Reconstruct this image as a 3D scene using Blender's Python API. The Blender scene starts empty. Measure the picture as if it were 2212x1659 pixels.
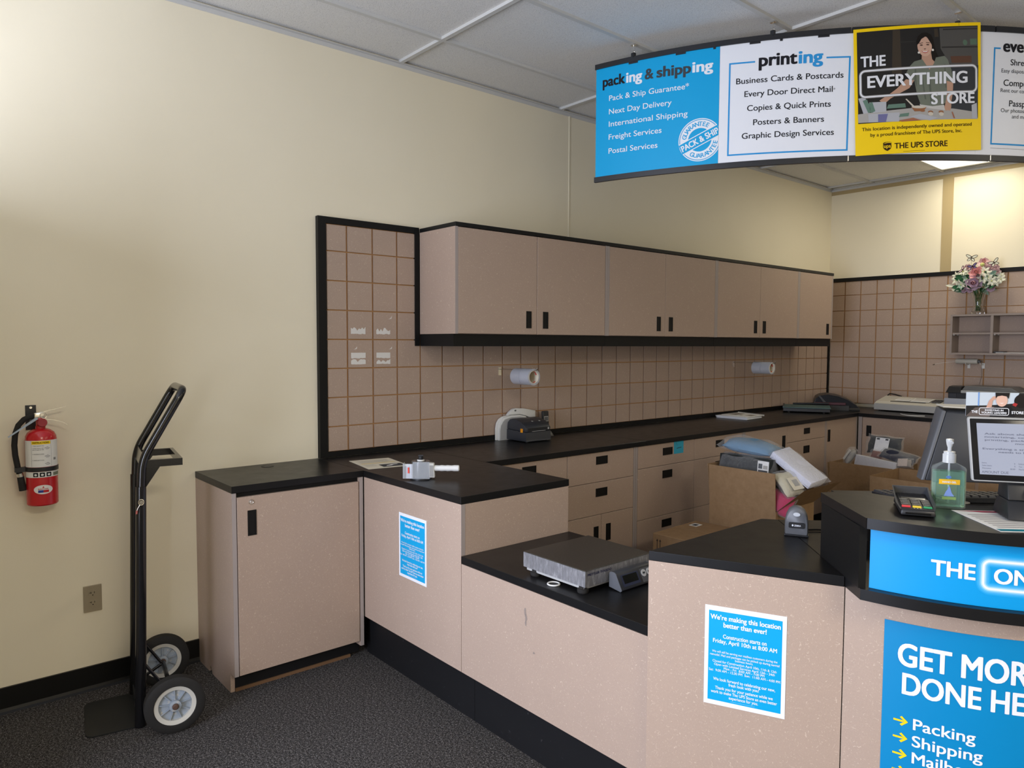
import bpy, bmesh, math, random
from mathutils import Vector, Matrix, Euler
from math import sin, cos, pi, radians as R_

random.seed(7)
S = bpy.context.scene
C = S.collection

# ------------------------------------------------------------------ camera
F_PX, W_PX = 1571.7, 2212.0
cd = bpy.data.cameras.new('camera')
cam = bpy.data.objects.new('camera', cd)
C.objects.link(cam)
cd.sensor_fit = 'HORIZONTAL'
cd.sensor_width = 36.0
cd.lens = 36.0 * F_PX / W_PX
cd.clip_start = 0.05
yaw, pitch, roll = 0.8636, -0.0558, 0.0036
fw = Vector((-sin(yaw) * cos(pitch), cos(yaw) * cos(pitch), sin(pitch)))
rt = Vector((cos(yaw), sin(yaw), 0))
up = rt.cross(fw)
r2 = rt * cos(roll) + up * sin(roll)
u2 = -rt * sin(roll) + up * cos(roll)
mw = Matrix((r2, u2, -fw)).transposed().to_4x4()
mw.translation = Vector((3.5683, -1.7024, 1.5237))
cam.matrix_world = mw
S.camera = cam

# ------------------------------------------------------------------ world, daylight, exposure
wd = bpy.data.worlds.new('overcast_sky')
S.world = wd
wd.use_nodes = True
wd.node_tree.nodes['Background'].inputs[0].default_value = (0.62, 0.78, 1.0, 1)
wd.node_tree.nodes['Background'].inputs[1].default_value = 1.0
S.view_settings.view_transform = 'Standard'
S.view_settings.look = 'None'
S.view_settings.gamma = 1
S.view_settings.use_curve_mapping = False
S.view_settings.exposure = 0.42


def area(name, loc, rot, sx, sy, power, col):
    l = bpy.data.lights.new(name, 'AREA')
    l.shape = 'RECTANGLE'
    l.size, l.size_y, l.energy, l.color = sx, sy, power, col
    o = bpy.data.objects.new(name, l)
    C.objects.link(o)
    o.location = loc
    o.rotation_euler = rot
    return o


# daylight through the shopfront windows behind the photographer
area('shopfront_daylight', (1.95, -3.55, 1.45), (R_(90), 0, 0), 2.1, 2.3, 138, (0.77, 0.82, 1.0))


# ------------------------------------------------------------------ materials
def mat(name, col=(.5, .5, .5), rough=.5, metal=0., spec=.5, **kw):
    m = bpy.data.materials.new(name)
    m.use_nodes = True
    b = m.node_tree.nodes['Principled BSDF']
    b.inputs['Base Color'].default_value = (*col, 1)
    b.inputs['Roughness'].default_value = rough
    b.inputs['Metallic'].default_value = metal
    b.inputs['Specular IOR Level'].default_value = spec
    for k, v in kw.items():
        b.inputs[k.replace('_', ' ')].default_value = v
    return m


def nd(m, typ, **kw):
    n = m.node_tree.nodes.new(typ)
    for k, v in kw.items():
        if k in n.inputs:
            n.inputs[k].default_value = v
        else:
            setattr(n, k, v)
    return n


def bsdf(m):
    return m.node_tree.nodes['Principled BSDF']


def coords(m):
    return nd(m, 'ShaderNodeTexCoord').outputs['Object']


def noise(m, co, scale, detail=2., rough=.5):
    n = nd(m, 'ShaderNodeTexNoise', Scale=scale, Detail=detail, Roughness=rough)
    m.node_tree.links.new(co, n.inputs['Vector'])
    return n.outputs['Fac']


def math_(m, op, a, b=None, clamp=False):
    n = nd(m, 'ShaderNodeMath', operation=op, use_clamp=clamp)
    for i, v in enumerate((a, b)):
        if v is None:
            continue
        if isinstance(v, (int, float)):
            n.inputs[i].default_value = v
        else:
            m.node_tree.links.new(v, n.inputs[i])
    return n.outputs[0]


def ramp(m, fac, stops):
    n = nd(m, 'ShaderNodeValToRGB')
    e = n.color_ramp.elements
    while len(e) < len(stops):
        e.new(.5)
    for i, (p, c) in enumerate(stops):
        e[i].position = p
        e[i].color = (*c, 1) if len(c) == 3 else c
    m.node_tree.links.new(fac, n.inputs[0])
    return n.outputs[0]


def mix(m, fac, a, b):
    n = nd(m, 'ShaderNodeMix', data_type='RGBA')
    for i, v in ((0, fac), (6, a), (7, b)):
        if isinstance(v, (int, float)):
            n.inputs[i].default_value = v
        elif isinstance(v, tuple):
            n.inputs[i].default_value = (*v, 1)
        else:
            m.node_tree.links.new(v, n.inputs[i])
    return n.outputs[2]


def setcol(m, out):
    m.node_tree.links.new(out, bsdf(m).inputs['Base Color'])


def bump(m, h, strength, dist=.002):
    n = nd(m, 'ShaderNodeBump', Strength=strength, Distance=dist)
    m.node_tree.links.new(h, n.inputs['Height'])
    m.node_tree.links.new(n.outputs[0], bsdf(m).inputs['Normal'])


M = {}


def laminate(name, base, fleck, rough=.42):
    m = mat(name, base, rough, spec=.35)
    co = coords(m)
    big = noise(m, co, 9, 3)
    fine = noise(m, co, 420, 2, .6)
    c = mix(m, math_(m, 'MULTIPLY', fine, .55), tuple(x * 1.16 for x in base), tuple(x * .70 for x in base))
    c = mix(m, math_(m, 'MULTIPLY', big, .18), c, tuple(x * .72 for x in base))
    for sc, off, lo, hi in ((62, 0, .625, .62), (88, 31, .625, .61)):
        mp = nd(m, 'ShaderNodeMapping')
        mp.inputs['Location'].default_value = (off, off * .7, off * 1.3)
        m.node_tree.links.new(co, mp.inputs['Vector'])
        n1 = noise(m, mp.outputs[0], sc, .6, .5)
        line = math_(m, 'LESS_THAN', math_(m, 'ABSOLUTE', math_(m, 'SUBTRACT', n1, .5)), .0095)
        n2 = noise(m, mp.outputs[0], sc * 2.1, 0)
        seg = math_(m, 'GREATER_THAN', n2, lo)
        c = mix(m, math_(m, 'MULTIPLY', math_(m, 'MULTIPLY', line, seg), .48), c, fleck)
    setcol(m, c)
    return m


TAN = (.42, .315, .248)
M['lam'] = laminate('speckled_tan_laminate', TAN, (.74, .62, .50))
M['lam_edge'] = mat('grey_edge_banding', (.36, .31, .29), .45)
M['mdf'] = mat('raw_fibreboard', (.44, .23, .085), .8)
M['black'] = mat('black_laminate', (.009, .009, .0095), .34, spec=.22)
M['black2'] = mat('satin_black_trim', (.007, .007, .007), .5, spec=.22)
M['kick'] = mat('black_vinyl_kick', (.008, .008, .009), .5, spec=.3)
m = M['kick']
setcol(m, ramp(m, noise(m, coords(m), 60, 4, .7), [(.66, (.008, .008, .009)), (.74, (.05, .05, .055))]))
m = M['black']
co = coords(m)
g = noise(m, co, 14, 4, .6)
m.node_tree.links.new(math_(m, 'ADD', math_(m, 'MULTIPLY', g, .12), .27), bsdf(m).inputs['Roughness'])
m = M['wall'] = mat('cream_wall_paint', (.86, .775, .60), .6, spec=.25)
co = coords(m)
setcol(m, ramp(m, noise(m, co, 2.2, 3), [(.3, (.845, .775, .595)), (.7, (.865, .795, .615))]))
bump(m, noise(m, co, 160, 3), .08, .002)
M['wall_tan'] = mat('tan_wall_stripe', (.46, .36, .19), .6, spec=.25)
m = M['ceil'] = mat('acoustic_ceiling_tile', (.66, .655, .63), .9, spec=.1)
co = coords(m)
spk = noise(m, co, 260, 2, .7)
setcol(m, ramp(m, spk, [(.33, (.42, .415, .40)), (.42, (.77, .765, .74)), (.7, (.83, .825, .80))]))
bump(m, spk, .3, .003)
M['grid'] = mat('ceiling_grid_metal', (.60, .60, .58), .45, spec=.4)
m = M['carpet'] = mat('charcoal_loop_carpet', (.02, .02, .02), .95, spec=.05)
co = coords(m)
n1 = noise(m, co, 330, 2, .6)
n2 = noise(m, co, 115, 3, .7)
f = math_(m, 'ADD', math_(m, 'MULTIPLY', n1, .6), math_(m, 'MULTIPLY', n2, .4))
setcol(m, ramp(m, f, [(.40, (.012, .0115, .011)), (.50, (.046, .043, .041)), (.58, (.16, .15, .145)), (.66, (.45, .42, .40))]))
bump(m, f, .8, .006)
M['base'] = mat('black_cove_base', (.006, .006, .006), .42, spec=.3)
M['chrome'] = mat('polished_steel', (.72, .70, .66), .22, 1.)
m = M['steel'] = mat('scuffed_stainless', (.22, .22, .21), .3, 1.)
co = coords(m)
mp = nd(m, 'ShaderNodeMapping')
mp.inputs['Scale'].default_value = (30, 30, 9)
m.node_tree.links.new(co, mp.inputs['Vector'])
s_ = noise(m, mp.outputs[0], 4, 5, .75)
setcol(m, ramp(m, s_, [(.35, (.20, .20, .19)), (.62, (.25, .25, .24)), (.76, (.42, .42, .42))]))
m.node_tree.links.new(math_(m, 'ADD', math_(m, 'MULTIPLY', s_, .25), .22), bsdf(m).inputs['Roughness'])
M['skirt'] = mat('scuffed_steel_lit_skirt', (.34, .34, .36), .42, .45)  # same scuffed steel as the top, lightened to paint in the brighter sides
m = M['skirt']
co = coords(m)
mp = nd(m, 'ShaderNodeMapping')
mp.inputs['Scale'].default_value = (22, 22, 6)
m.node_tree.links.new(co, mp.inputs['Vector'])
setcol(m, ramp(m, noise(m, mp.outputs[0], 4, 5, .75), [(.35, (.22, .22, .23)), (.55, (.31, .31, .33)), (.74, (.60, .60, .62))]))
M['gunmetal'] = mat('dark_gloss_enamel', (.007, .007, .008), .16, spec=.6)
M['rubber'] = mat('worn_tyre_rubber', (.022, .021, .020), .75, spec=.2)
m = M['wheel'] = mat('chipped_wheel_paint', (.46, .49, .52), .5)
co = coords(m)
setcol(m, ramp(m, noise(m, co, 45, 4, .7), [(.56, (.30, .345, .40)), (.66, (.50, .48, .43))]))
M['rim'] = mat('cream_rim_paint', (.55, .535, .48), .5)
M['red'] = mat('extinguisher_red', (.52, .012, .018), .2, spec=.6)
M['white'] = mat('white_print', (.80, .82, .86), .45, spec=.3)
M['paper'] = mat('white_paper', (.78, .78, .76), .7, spec=.2)
M['cream'] = mat('cream_paper', (.72, .67, .54), .7, spec=.2)
M['blue'] = mat('cyan_print', (.0, .35, .68), .42, spec=.3)
M['blue2'] = mat('blue_print', (.0, .225, .50), .45, spec=.3)
M['blueline'] = mat('blue_rule_ink', (.03, .30, .66), .5, spec=.2)
M['blue3'] = mat('kiosk_band_blue', (.0, .30, .68), .45, spec=.3)
M['yellow'] = mat('golden_yellow_print', (.95, .65, .004), .45, spec=.3)
M['ink'] = mat('black_ink', (.012, .012, .016), .55, spec=.2)
M['inkgrey'] = mat('charcoal_ink', (.045, .052, .06), .55, spec=.2)
M['inkbrown'] = mat('dark_brown_ink', (.03, .012, .004), .55, spec=.2)
M['plastic_black'] = mat('black_plastic', (.014, .015, .018), .38)
M['plastic_char'] = mat('charcoal_plastic', (.030, .033, .040), .42)
M['plastic_grey'] = mat('mid_grey_plastic', (.10, .105, .115), .42)
M['plastic_lgrey'] = mat('light_grey_plastic', (.42, .42, .41), .5)
M['plastic_white'] = mat('white_plastic', (.70, .70, .67), .4)
M['plastic_beige'] = mat('beige_plastic', (.52, .50, .44), .5)
M['ivory'] = mat('tan_outlet_plastic', (.34, .285, .19), .4)
M['orange'] = mat('orange_button', (.85, .33, .01), .4)
M['teal'] = mat('teal_cutting_bed', (.055, .11, .11), .5)
M['maroon'] = mat('maroon_plastic', (.07, .012, .025), .45)
M['sticky'] = mat('turquoise_note', (.03, .36, .52), .6)
M['board'] = mat('corrugated_cardboard', (.36, .215, .105), .8, spec=.1)
m = M['board']
co = coords(m)
setcol(m, ramp(m, noise(m, co, 26, 5, .7), [(.3, (.255, .160, .085)), (.7, (.31, .20, .108))]))
M['glow'] = mat('lit_diffuser', (.8, .78, .7), .6)
bsdf(M['glow']).inputs['Emission Color'].default_value = (1, .94, .80, 1)
bsdf(M['glow']).inputs['Emission Strength'].default_value = 2.3
M['screen'] = mat('lit_screen', (.12, .13, .16), .2)
bsdf(M['screen']).inputs['Emission Color'].default_value = (.62, .68, .88, 1)
bsdf(M['screen']).inputs['Emission Strength'].default_value = .30


def flat(name, col, rough=.55):
    if name not in M:
        M[name] = mat(name, col, rough, spec=.2)
    return M[name]


def film(name, alpha=.22, col=(.9, .9, .92), rough=.08, edge=.7, crinkle=0.):
    m = bpy.data.materials.new(name)
    m.use_nodes = True
    nt = m.node_tree
    for n in list(nt.nodes):
        if n.type != 'OUTPUT_MATERIAL':
            nt.nodes.remove(n)
    out = nt.nodes['Material Output']
    t = nt.nodes.new('ShaderNodeBsdfTransparent')
    p = nt.nodes.new('ShaderNodeBsdfPrincipled')
    p.inputs['Base Color'].default_value = (*col, 1)
    p.inputs['Roughness'].default_value = rough
    p.inputs['Specular IOR Level'].default_value = .9
    lw = nt.nodes.new('ShaderNodeLayerWeight')
    lw.inputs[0].default_value = .35
    mm = nt.nodes.new('ShaderNodeMath')
    mm.operation = 'MULTIPLY_ADD'
    mm.inputs[1].default_value = edge
    mm.inputs[2].default_value = alpha
    nt.links.new(lw.outputs['Facing'], mm.inputs[0])
    x = nt.nodes.new('ShaderNodeMixShader')
    nt.links.new(mm.outputs[0], x.inputs[0])
    nt.links.new(t.outputs[0], x.inputs[1])
    nt.links.new(p.outputs[0], x.inputs[2])
    nt.links.new(x.outputs[0], out.inputs['Surface'])
    if crinkle:
        tc = nt.nodes.new('ShaderNodeTexCoord')
        nz = nt.nodes.new('ShaderNodeTexNoise')
        nz.inputs['Scale'].default_value = 38
        nz.inputs['Detail'].default_value = 3
        nz.inputs['Distortion'].default_value = 1.2
        bp = nt.nodes.new('ShaderNodeBump')
        bp.inputs['Strength'].default_value = crinkle
        bp.inputs['Distance'].default_value = .012
        nt.links.new(tc.outputs['Object'], nz.inputs['Vector'])
        nt.links.new(nz.outputs['Fac'], bp.inputs['Height'])
        nt.links.new(bp.outputs[0], p.inputs['Normal'])
        nt.links.new(bp.outputs[0], lw.inputs['Normal'])
    return m


M['film'] = film('clear_plastic_film', .045, (.80, .81, .83), .07, .34, .9)
M['clear'] = film('clear_hard_plastic', .18, (.85, .9, .95), .05)
M['glass'] = mat('clear_glass', (.96, .98, .97), .02, 0, .5, Transmission_Weight=1.0, IOR=1.45)
M['gel'] = mat('green_sanitising_gel', (.50, .88, .68), .04, 0, .5, Transmission_Weight=.88, IOR=1.12)
M['tape'] = film('clear_tape_roll', .50, (.58, .60, .66), .15)


# ------------------------------------------------------------------ mesh builder
class MB:
    def __init__(s, o=(0, 0, 0)):
        s.bm = bmesh.new()
        s.o = Vector(o)

    def _v(s, p):
        return s.bm.verts.new(Vector(p) - s.o)

    def _f(s, vs, mi=0):
        try:
            f = s.bm.faces.new(vs)
            f.material_index = mi
            return f
        except ValueError:
            return None

    def box(s, x0, x1, y0, y1, z0, z1, bev=0, mi=0, seg=2):
        v = [s._v(p) for p in ((x0, y0, z0), (x1, y0, z0), (x1, y1, z0), (x0, y1, z0), (x0, y0, z1), (x1, y0, z1), (x1, y1, z1), (x0, y1, z1))]
        fs = [s._f([v[i] for i in q], mi) for q in ((3, 2, 1, 0), (4, 5, 6, 7), (0, 1, 5, 4), (1, 2, 6, 5), (2, 3, 7, 6), (3, 0, 4, 7))]
        if bev:
            es = list({e for f in fs for e in f.edges})
            r = bmesh.ops.bevel(s.bm, geom=es, offset=bev, segments=seg, profile=.5, affect='EDGES', clamp_overlap=True)
            for f in r['faces']:
                f.material_index = mi
        return s

    def obox(s, c, ux, uy, hx, hy, z0, z1, bev=0, mi=0):
        """box around centre c with horizontal axis ux, uy (half sizes hx, hy)"""
        c, ux, uy = Vector((*c[:2], 0)), Vector((*ux[:2], 0)), Vector((*uy[:2], 0))
        p = [c + ux * a * hx + uy * b * hy for a, b in ((-1, -1), (1, -1), (1, 1), (-1, 1))]
        return s.prism([(q.x, q.y) for q in p], z0, z1, mi, bev)

    def hexa(s, b, t, bev=0, mi=0, seg=2):
        v = [s._v(p) for p in list(b) + list(t)]
        fs = [s._f([v[i] for i in q], mi) for q in ((3, 2, 1, 0), (4, 5, 6, 7), (0, 1, 5, 4), (1, 2, 6, 5), (2, 3, 7, 6), (3, 0, 4, 7))]
        if bev:
            es = list({e for f in fs if f for e in f.edges})
            r = bmesh.ops.bevel(s.bm, geom=es, offset=bev, segments=seg, profile=.5, affect='EDGES', clamp_overlap=True)
            for f in r['faces']:
                f.material_index = mi
        return s

    def prism(s, poly, z0, z1, mi=0, bev=0, axis='z'):
        def P(a, b, z):
            return (a, b, z) if axis == 'z' else ((a, z, b) if axis == 'y' else (z, a, b))
        lo = [s._v(P(a, b, z0)) for a, b in poly]
        hi = [s._v(P(a, b, z1)) for a, b in poly]
        n = len(poly)
        fs = [s._f(lo[::-1], mi), s._f(hi, mi)]
        for i in range(n):
            fs.append(s._f([lo[i], lo[(i + 1) % n], hi[(i + 1) % n], hi[i]], mi))
        if bev:
            es = list({e for f in fs if f for e in f.edges})
            r = bmesh.ops.bevel(s.bm, geom=es, offset=bev, segments=2, profile=.5, affect='EDGES', clamp_overlap=True)
            for f in r['faces']:
                f.material_index = mi
        return s

    def cyl(s, p0, p1, r0, r1=None, n=20, mi=0, cap=True):
        r1 = r0 if r1 is None else r1
        p0, p1 = Vector(p0), Vector(p1)
        d = (p1 - p0).normalized()
        a = d.orthogonal().normalized()
        b = d.cross(a)
        A = [s._v(p0 + (a * cos(2 * pi * i / n) + b * sin(2 * pi * i / n)) * r0) for i in range(n)]
        B = [s._v(p1 + (a * cos(2 * pi * i / n) + b * sin(2 * pi * i / n)) * r1) for i in range(n)]
        for i in range(n):
            s._f([A[i], A[(i + 1) % n], B[(i + 1) % n], B[i]], mi)
        if cap:
            s._f(A[::-1], mi)
            s._f(B, mi)
        return s

    def lathe(s, prof, p0, axis=(0, 0, 1), n=32, mi=0, cap=True, sx=1., sy=1., ang=None):
        """profile [(radius, height)] about axis through p0"""
        p0, d = Vector(p0), Vector(axis).normalized()
        a = Vector((1, 0, 0)) if abs(d.z) > .9 else d.orthogonal().normalized()
        a = (a - d * a.dot(d)).normalized()
        b = d.cross(a)
        if ang is not None:
            a, b = a * cos(ang) + b * sin(ang), b * cos(ang) - a * sin(ang)
        rings = []
        for r, h in prof:
            rings.append([s._v(p0 + d * h + a * (cos(2 * pi * i / n) * r * sx) + b * (sin(2 * pi * i / n) * r * sy)) for i in range(n)])
        for A, B in zip(rings, rings[1:]):
            for i in range(n):
                s._f([A[i], A[(i + 1) % n], B[(i + 1) % n], B[i]], mi)
        if cap:
            s._f(rings[0][::-1], mi)
            s._f(rings[-1], mi)
        return s

    def ring(s, p0, axis, ro, ri, h, n=32, mi=0):
        prof = [(ri, 0), (ro, 0), (ro, h), (ri, h), (ri, 0)]
        return s.lathe(prof, p0, axis, n, mi, cap=False)

    def tube(s, pts, r, n=10, mi=0, closed=False, flatten=None):
        pts = [Vector(p) for p in pts]
        N = len(pts)
        rings = []
        prev = None
        for i, p in enumerate(pts):
            if closed:
                t = (pts[(i + 1) % N] - pts[i - 1]).normalized()
            else:
                t = (pts[min(i + 1, N - 1)] - pts[max(i - 1, 0)]).normalized()
            if prev is None:
                a = t.orthogonal().normalized()
            else:
                a = (prev - t * prev.dot(t)).normalized()
            prev = a
            b = t.cross(a)
            rr = r[i] if isinstance(r, (list, tuple)) else r
            rings.append([s._v(p + (a * cos(2 * pi * k / n) + b * sin(2 * pi * k / n)) * rr) for k in range(n)])
        rng = range(N) if closed else range(N - 1)
        for i in rng:
            A, B = rings[i], rings[(i + 1) % N]
            for k in range(n):
                s._f([A[k], A[(k + 1) % n], B[(k + 1) % n], B[k]], mi)
        if not closed:
            s._f(rings[0][::-1], mi)
            s._f(rings[-1], mi)
        return s

    def poly(s, pts, mi=0):
        s._f([s._v(p) for p in pts], mi)
        return s

    def ball(s, c, r, sub=2, sc=(1, 1, 1), mi=0):
        c = Vector(c)
        g = bmesh.ops.create_icosphere(s.bm, subdivisions=sub, radius=r)
        for v in g['verts']:
            v.co = Vector((v.co.x * sc[0], v.co.y * sc[1], v.co.z * sc[2])) + c - s.o
        for f in {f for v in g['verts'] for f in v.link_faces}:
            f.material_index = mi
        return s

    def mesh(s, me, fn, mi=0):
        """append mesh data with every vertex mapped by fn"""
        vs = [s._v(fn(v.co)) for v in me.vertices]
        for p in me.polygons:
            s._f([vs[i] for i in p.vertices], mi)
        return s

    def xf(s, mtx):
        bmesh.ops.transform(s.bm, matrix=mtx, verts=s.bm.verts)
        return s

    def build(s, name, mats, parent=None, label=None, smooth=None, normals=True):
        me = bpy.data.meshes.new(name)
        if normals:
            bmesh.ops.recalc_face_normals(s.bm, faces=s.bm.faces)
        s.bm.to_mesh(me)
        s.bm.free()
        for k in (mats if isinstance(mats, (list, tuple)) else [mats]):
            me.materials.append(M[k] if isinstance(k, str) else k)
        if smooth:
            for p in me.polygons:
                p.use_smooth = True
            me.set_sharp_from_angle(angle=R_(smooth))
        o = bpy.data.objects.new(name, me)
        C.objects.link(o)
        if parent:
            o.parent = parent
        else:
            o.location = s.o
        if label:
            o['label'] = label
        return o


def thing(name, label, cat, loc=(0, 0, 0), rz=0., group=None):
    o = bpy.data.objects.new(name, None)
    o.empty_display_size = .05
    C.objects.link(o)
    o.location = loc
    o.rotation_euler = (0, 0, rz)
    o['label'] = label
    o['category'] = cat
    if group:
        o['group'] = group
    return o


def tag(o, label, cat, group=None):
    o['label'] = label
    o['category'] = cat
    if group:
        o['group'] = group
    return o


def struct(o):
    o['kind'] = 'structure'
    return o


def copy_thing(root, loc, rz=0., label=None):
    r = root.copy()
    C.objects.link(r)
    r.location = loc
    r.rotation_euler = (0, 0, rz)
    if label:
        r['label'] = label
    for ch in list(root.children):
        c = ch.copy()
        C.objects.link(c)
        c.parent = r
        for g in ch.children:
            d = g.copy()
            C.objects.link(d)
            d.parent = c
    return r


# ------------------------------------------------------------------ lettering
_cache = {}


def glyphs(body, bold=0., serif=False, space=1.):
    k = (body, space)
    if k not in _cache:
        cu = bpy.data.curves.new('lettering', 'FONT')
        cu.body = body
        cu.size = 1
        cu.resolution_u = 5
        cu.space_character = space
        cu.fill_mode = 'FRONT'
        ob = bpy.data.objects.new('lettering', cu)
        me = bpy.data.meshes.new_from_object(ob)
        xs = [v.co.x for v in me.vertices] or [0]
        _cache[k] = (me, min(xs), max(xs))
        bpy.data.objects.remove(ob)
    return _cache[k]


CAP = max(v.co.y for v in glyphs('H')[0].vertices)


def write(mb, fn, body, x, y, h, w=None, bold=0., align='l', mi=0, slope=0., space=1.):
    """add text to mb: cap height h, width w, baseline at y; fn maps (x,y,0) into space"""
    me, a, b = glyphs(body, space=space)
    a, b = a - bold, b + bold
    sy = h / CAP
    sx = w / (b - a) if w else sy
    wid = (b - a) * sx
    x0 = x - (0 if align == 'l' else wid / 2 if align == 'c' else wid)
    # heavier faces are struck several times, slightly offset, like a printer's overstrike
    for k, (dx, dy) in enumerate(((-1, -.45), (1, -.45), (-1, .45), (1, .45), (0, .6), (0, -.6)) if bold else ((0, 0),)):
        dx, dy = dx * bold, dy * bold
        mb.mesh(me, lambda c: fn(Vector((x0 + (c.x + dx - a) * sx, y + (c.y + dy) * sy + slope * (c.x - a) * sx, k * .00004))), mi)
    return x0 + wid


def plane(o, u, v, off=0.):
    o, u, v = Vector(o), Vector(u).normalized(), Vector(v).normalized()
    n = u.cross(v)
    return lambda c: o + u * c.x + v * c.y + n * (c.z + off)


def arc(cen, r, a0, off=0.):
    cen = Vector((*cen, 0))
    return lambda c: cen + Vector((cos(a0 + c.x / r), sin(a0 + c.x / r), 0)) * (r + off + c.z) + Vector((0, 0, c.y))


def sheet(mb, fn, pts, mi=0, step=None, z=0.):
    """flat artwork polygon in sheet coordinates, cut into strips when the sheet is bent"""
    t = bmesh.new()
    f = t.faces.new([t.verts.new((p[0], p[1], z)) for p in pts])
    if step:
        x0, x1 = min(p[0] for p in pts), max(p[0] for p in pts)
        k = math.floor(x0 / step) + 1
        while k * step < x1 - 1e-6:
            bmesh.ops.bisect_plane(t, geom=t.verts[:] + t.edges[:] + t.faces[:], plane_co=(k * step, 0, 0), plane_no=(1, 0, 0))
            k += 1
    t.verts.index_update()
    vs = [mb._v(fn(v.co)) for v in t.verts]
    for f in t.faces:
        mb._f([vs[v.index] for v in f.verts], mi)
    t.free()
    return mb


def rect(x0, x1, y0, y1):
    return [(x0, y0), (x1, y0), (x1, y1), (x0, y1)]


def ell(cx, cy, rx, ry, n=20, a0=0., a1=2 * pi):
    full = abs(a1 - a0) > 6.2
    return [(cx + rx * cos(a0 + (a1 - a0) * i / (n if full else n - 1)), cy + ry * sin(a0 + (a1 - a0) * i / (n if full else n - 1))) for i in range(n)]


def rrect(x0, x1, y0, y1, r, n=6):
    out = []
    for cx, cy, a in ((x1 - r, y1 - r, 0), (x0 + r, y1 - r, pi / 2), (x0 + r, y0 + r, pi), (x1 - r, y0 + r, 1.5 * pi)):
        out += [(cx + r * cos(a + pi / 2 * i / n), cy + r * sin(a + pi / 2 * i / n)) for i in range(n + 1)]
    return out


def outline(mb, fn, pts, w, mi=0, step=None, z=0., closed=True):
    """stroke of width w along a path in sheet coordinates, mitred at the corners"""
    P = [Vector(p[:2]) for p in pts]
    P = [p for i, p in enumerate(P) if i == 0 or (p - P[i - 1]).length > 1e-6]
    n = len(P)
    L, Rr = [], []
    for i in range(n):
        a = P[i - 1] if (closed or i) else None
        c = P[(i + 1) % n] if (closed or i < n - 1) else None
        d0 = (P[i] - a).normalized() if a is not None else (c - P[i]).normalized()
        d1 = (c - P[i]).normalized() if c is not None else d0
        m_ = Vector((-(d0 + d1).y, (d0 + d1).x)).normalized()
        k = 1 / max(.35, m_.dot(Vector((-d0.y, d0.x))))
        L.append(P[i] + m_ * w / 2 * k)
        Rr.append(P[i] - m_ * w / 2 * k)
    for i in range(n if closed else n - 1):
        j = (i + 1) % n
        sheet(mb, fn, [tuple(Rr[i]), tuple(Rr[j]), tuple(L[j]), tuple(L[i])], mi, step, z)
    return mb


FL = lambda c: Vector(c)


def bend(mb, cen, r, a0, step=.03, rot=0., org=(0, 0), clip=None):
    """roll flat artwork (x along the sheet, y up, z off the sheet) onto a vertical cylinder"""
    bm = mb.bm
    mb.xf(Matrix.Translation(mb.o))
    if clip is not None:
        bmesh.ops.bisect_plane(bm, geom=bm.verts[:] + bm.edges[:] + bm.faces[:], plane_co=(clip, 0, 0), plane_no=(1, 0, 0), clear_outer=True)
    if rot or org != (0, 0):
        mb.xf(Matrix.Translation((org[0], org[1], 0)) @ Matrix.Rotation(rot, 4, 'Z'))
    xs = [v.co.x for v in bm.verts]
    k = math.floor(min(xs) / step) + 1
    while k * step < max(xs) - 1e-6:
        bmesh.ops.bisect_plane(bm, geom=bm.verts[:] + bm.edges[:] + bm.faces[:], plane_co=(k * step, 0, 0), plane_no=(1, 0, 0))
        k += 1
    for v in bm.verts:
        a = a0 + v.co.x / r
        q = r + v.co.z
        v.co = Vector((cen[0] + q * cos(a), cen[1] + q * sin(a), v.co.y)) - mb.o
    return mb


def lift(mb, d):
    for v in mb.bm.verts:
        v.co.z += d
    return mb


# ================================================================== THE ROOM
H, YB, XR, YF = 3.081, 5.592, 7.2, -3.6
HC = .914
struct(MB().box(-.15, XR + .15, YF - .15, YB + .15, -.08, 0).build('floor', 'carpet'))
struct(MB().box(-.12, 0, YF - .12, YB + .12, 0, H + .1).build('wall_left', 'wall'))
struct(MB().box(0, XR, YB, YB + .12, 0, H + .1).build('wall_back', 'wall'))
struct(MB().box(XR, XR + .12, YF - .12, YB + .12, 0, H + .1).build('wall_right', 'wall'))
b = MB()
b.box(0, .9, YF - .12, YF, 0, H + .1).box(3.05, XR, YF - .12, YF, 0, H + .1).box(.9, 3.05, YF - .12, YF, 2.65, H + .1).box(.9, 3.05, YF - .12, YF, 0, .25)
struct(b.build('wall_front', 'wall'))
b = MB()
for x in (.9, 1.94, 2.99):
    b.box(x, x + .06, YF - .1, YF - .02, .25, 2.65)
b.box(.9, 3.05, YF - .1, YF - .02, .25, .31).box(.9, 3.05, YF - .1, YF - .02, 2.59, 2.65)
struct(b.build('window_1', 'plastic_grey'))
# ceiling: tile field a little above the grid of T-bars
struct(MB().box(-.12, XR + .12, YF - .12, YB + .12, H + .012, H + .1).build('ceiling', 'ceil'))
gx = [.41 + .618 * k for k in range(12)]
gy = [.515 + 1.2425 * k for k in range(-4, 5)]
b = MB()
for x in gx:
    b.box(x - .012, x + .012, YF, YB, H - .002, H + .012)
for y in gy:
    b.box(0, XR, y - .012, y + .012, H - .0025, H + .012)
struct(b.build('trim_1', 'grid'))
b = MB()
b.box(0, .022, YF, YB, H - .003, H).box(0, .002, YF, YB, H - .024, H - .003)
b.box(0, XR, YB - .022, YB, H - .003, H).box(0, XR, YB - .002, YB, H - .024, H - .003)
struct(b.build('trim_2', 'grid'))
b = MB().box(0, .0035, 1.846, 1.857, 2.1, H - .02)
struct(b.build('trim_3', 'wall'))
b = MB().box(1.026, 1.115, YB - .004, YB, 2.18, H - .024)
b.box(0, XR, YB - .0035, YB, H - .06, H - .024)
struct(b.build('trim_4', 'wall_tan'))
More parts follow.
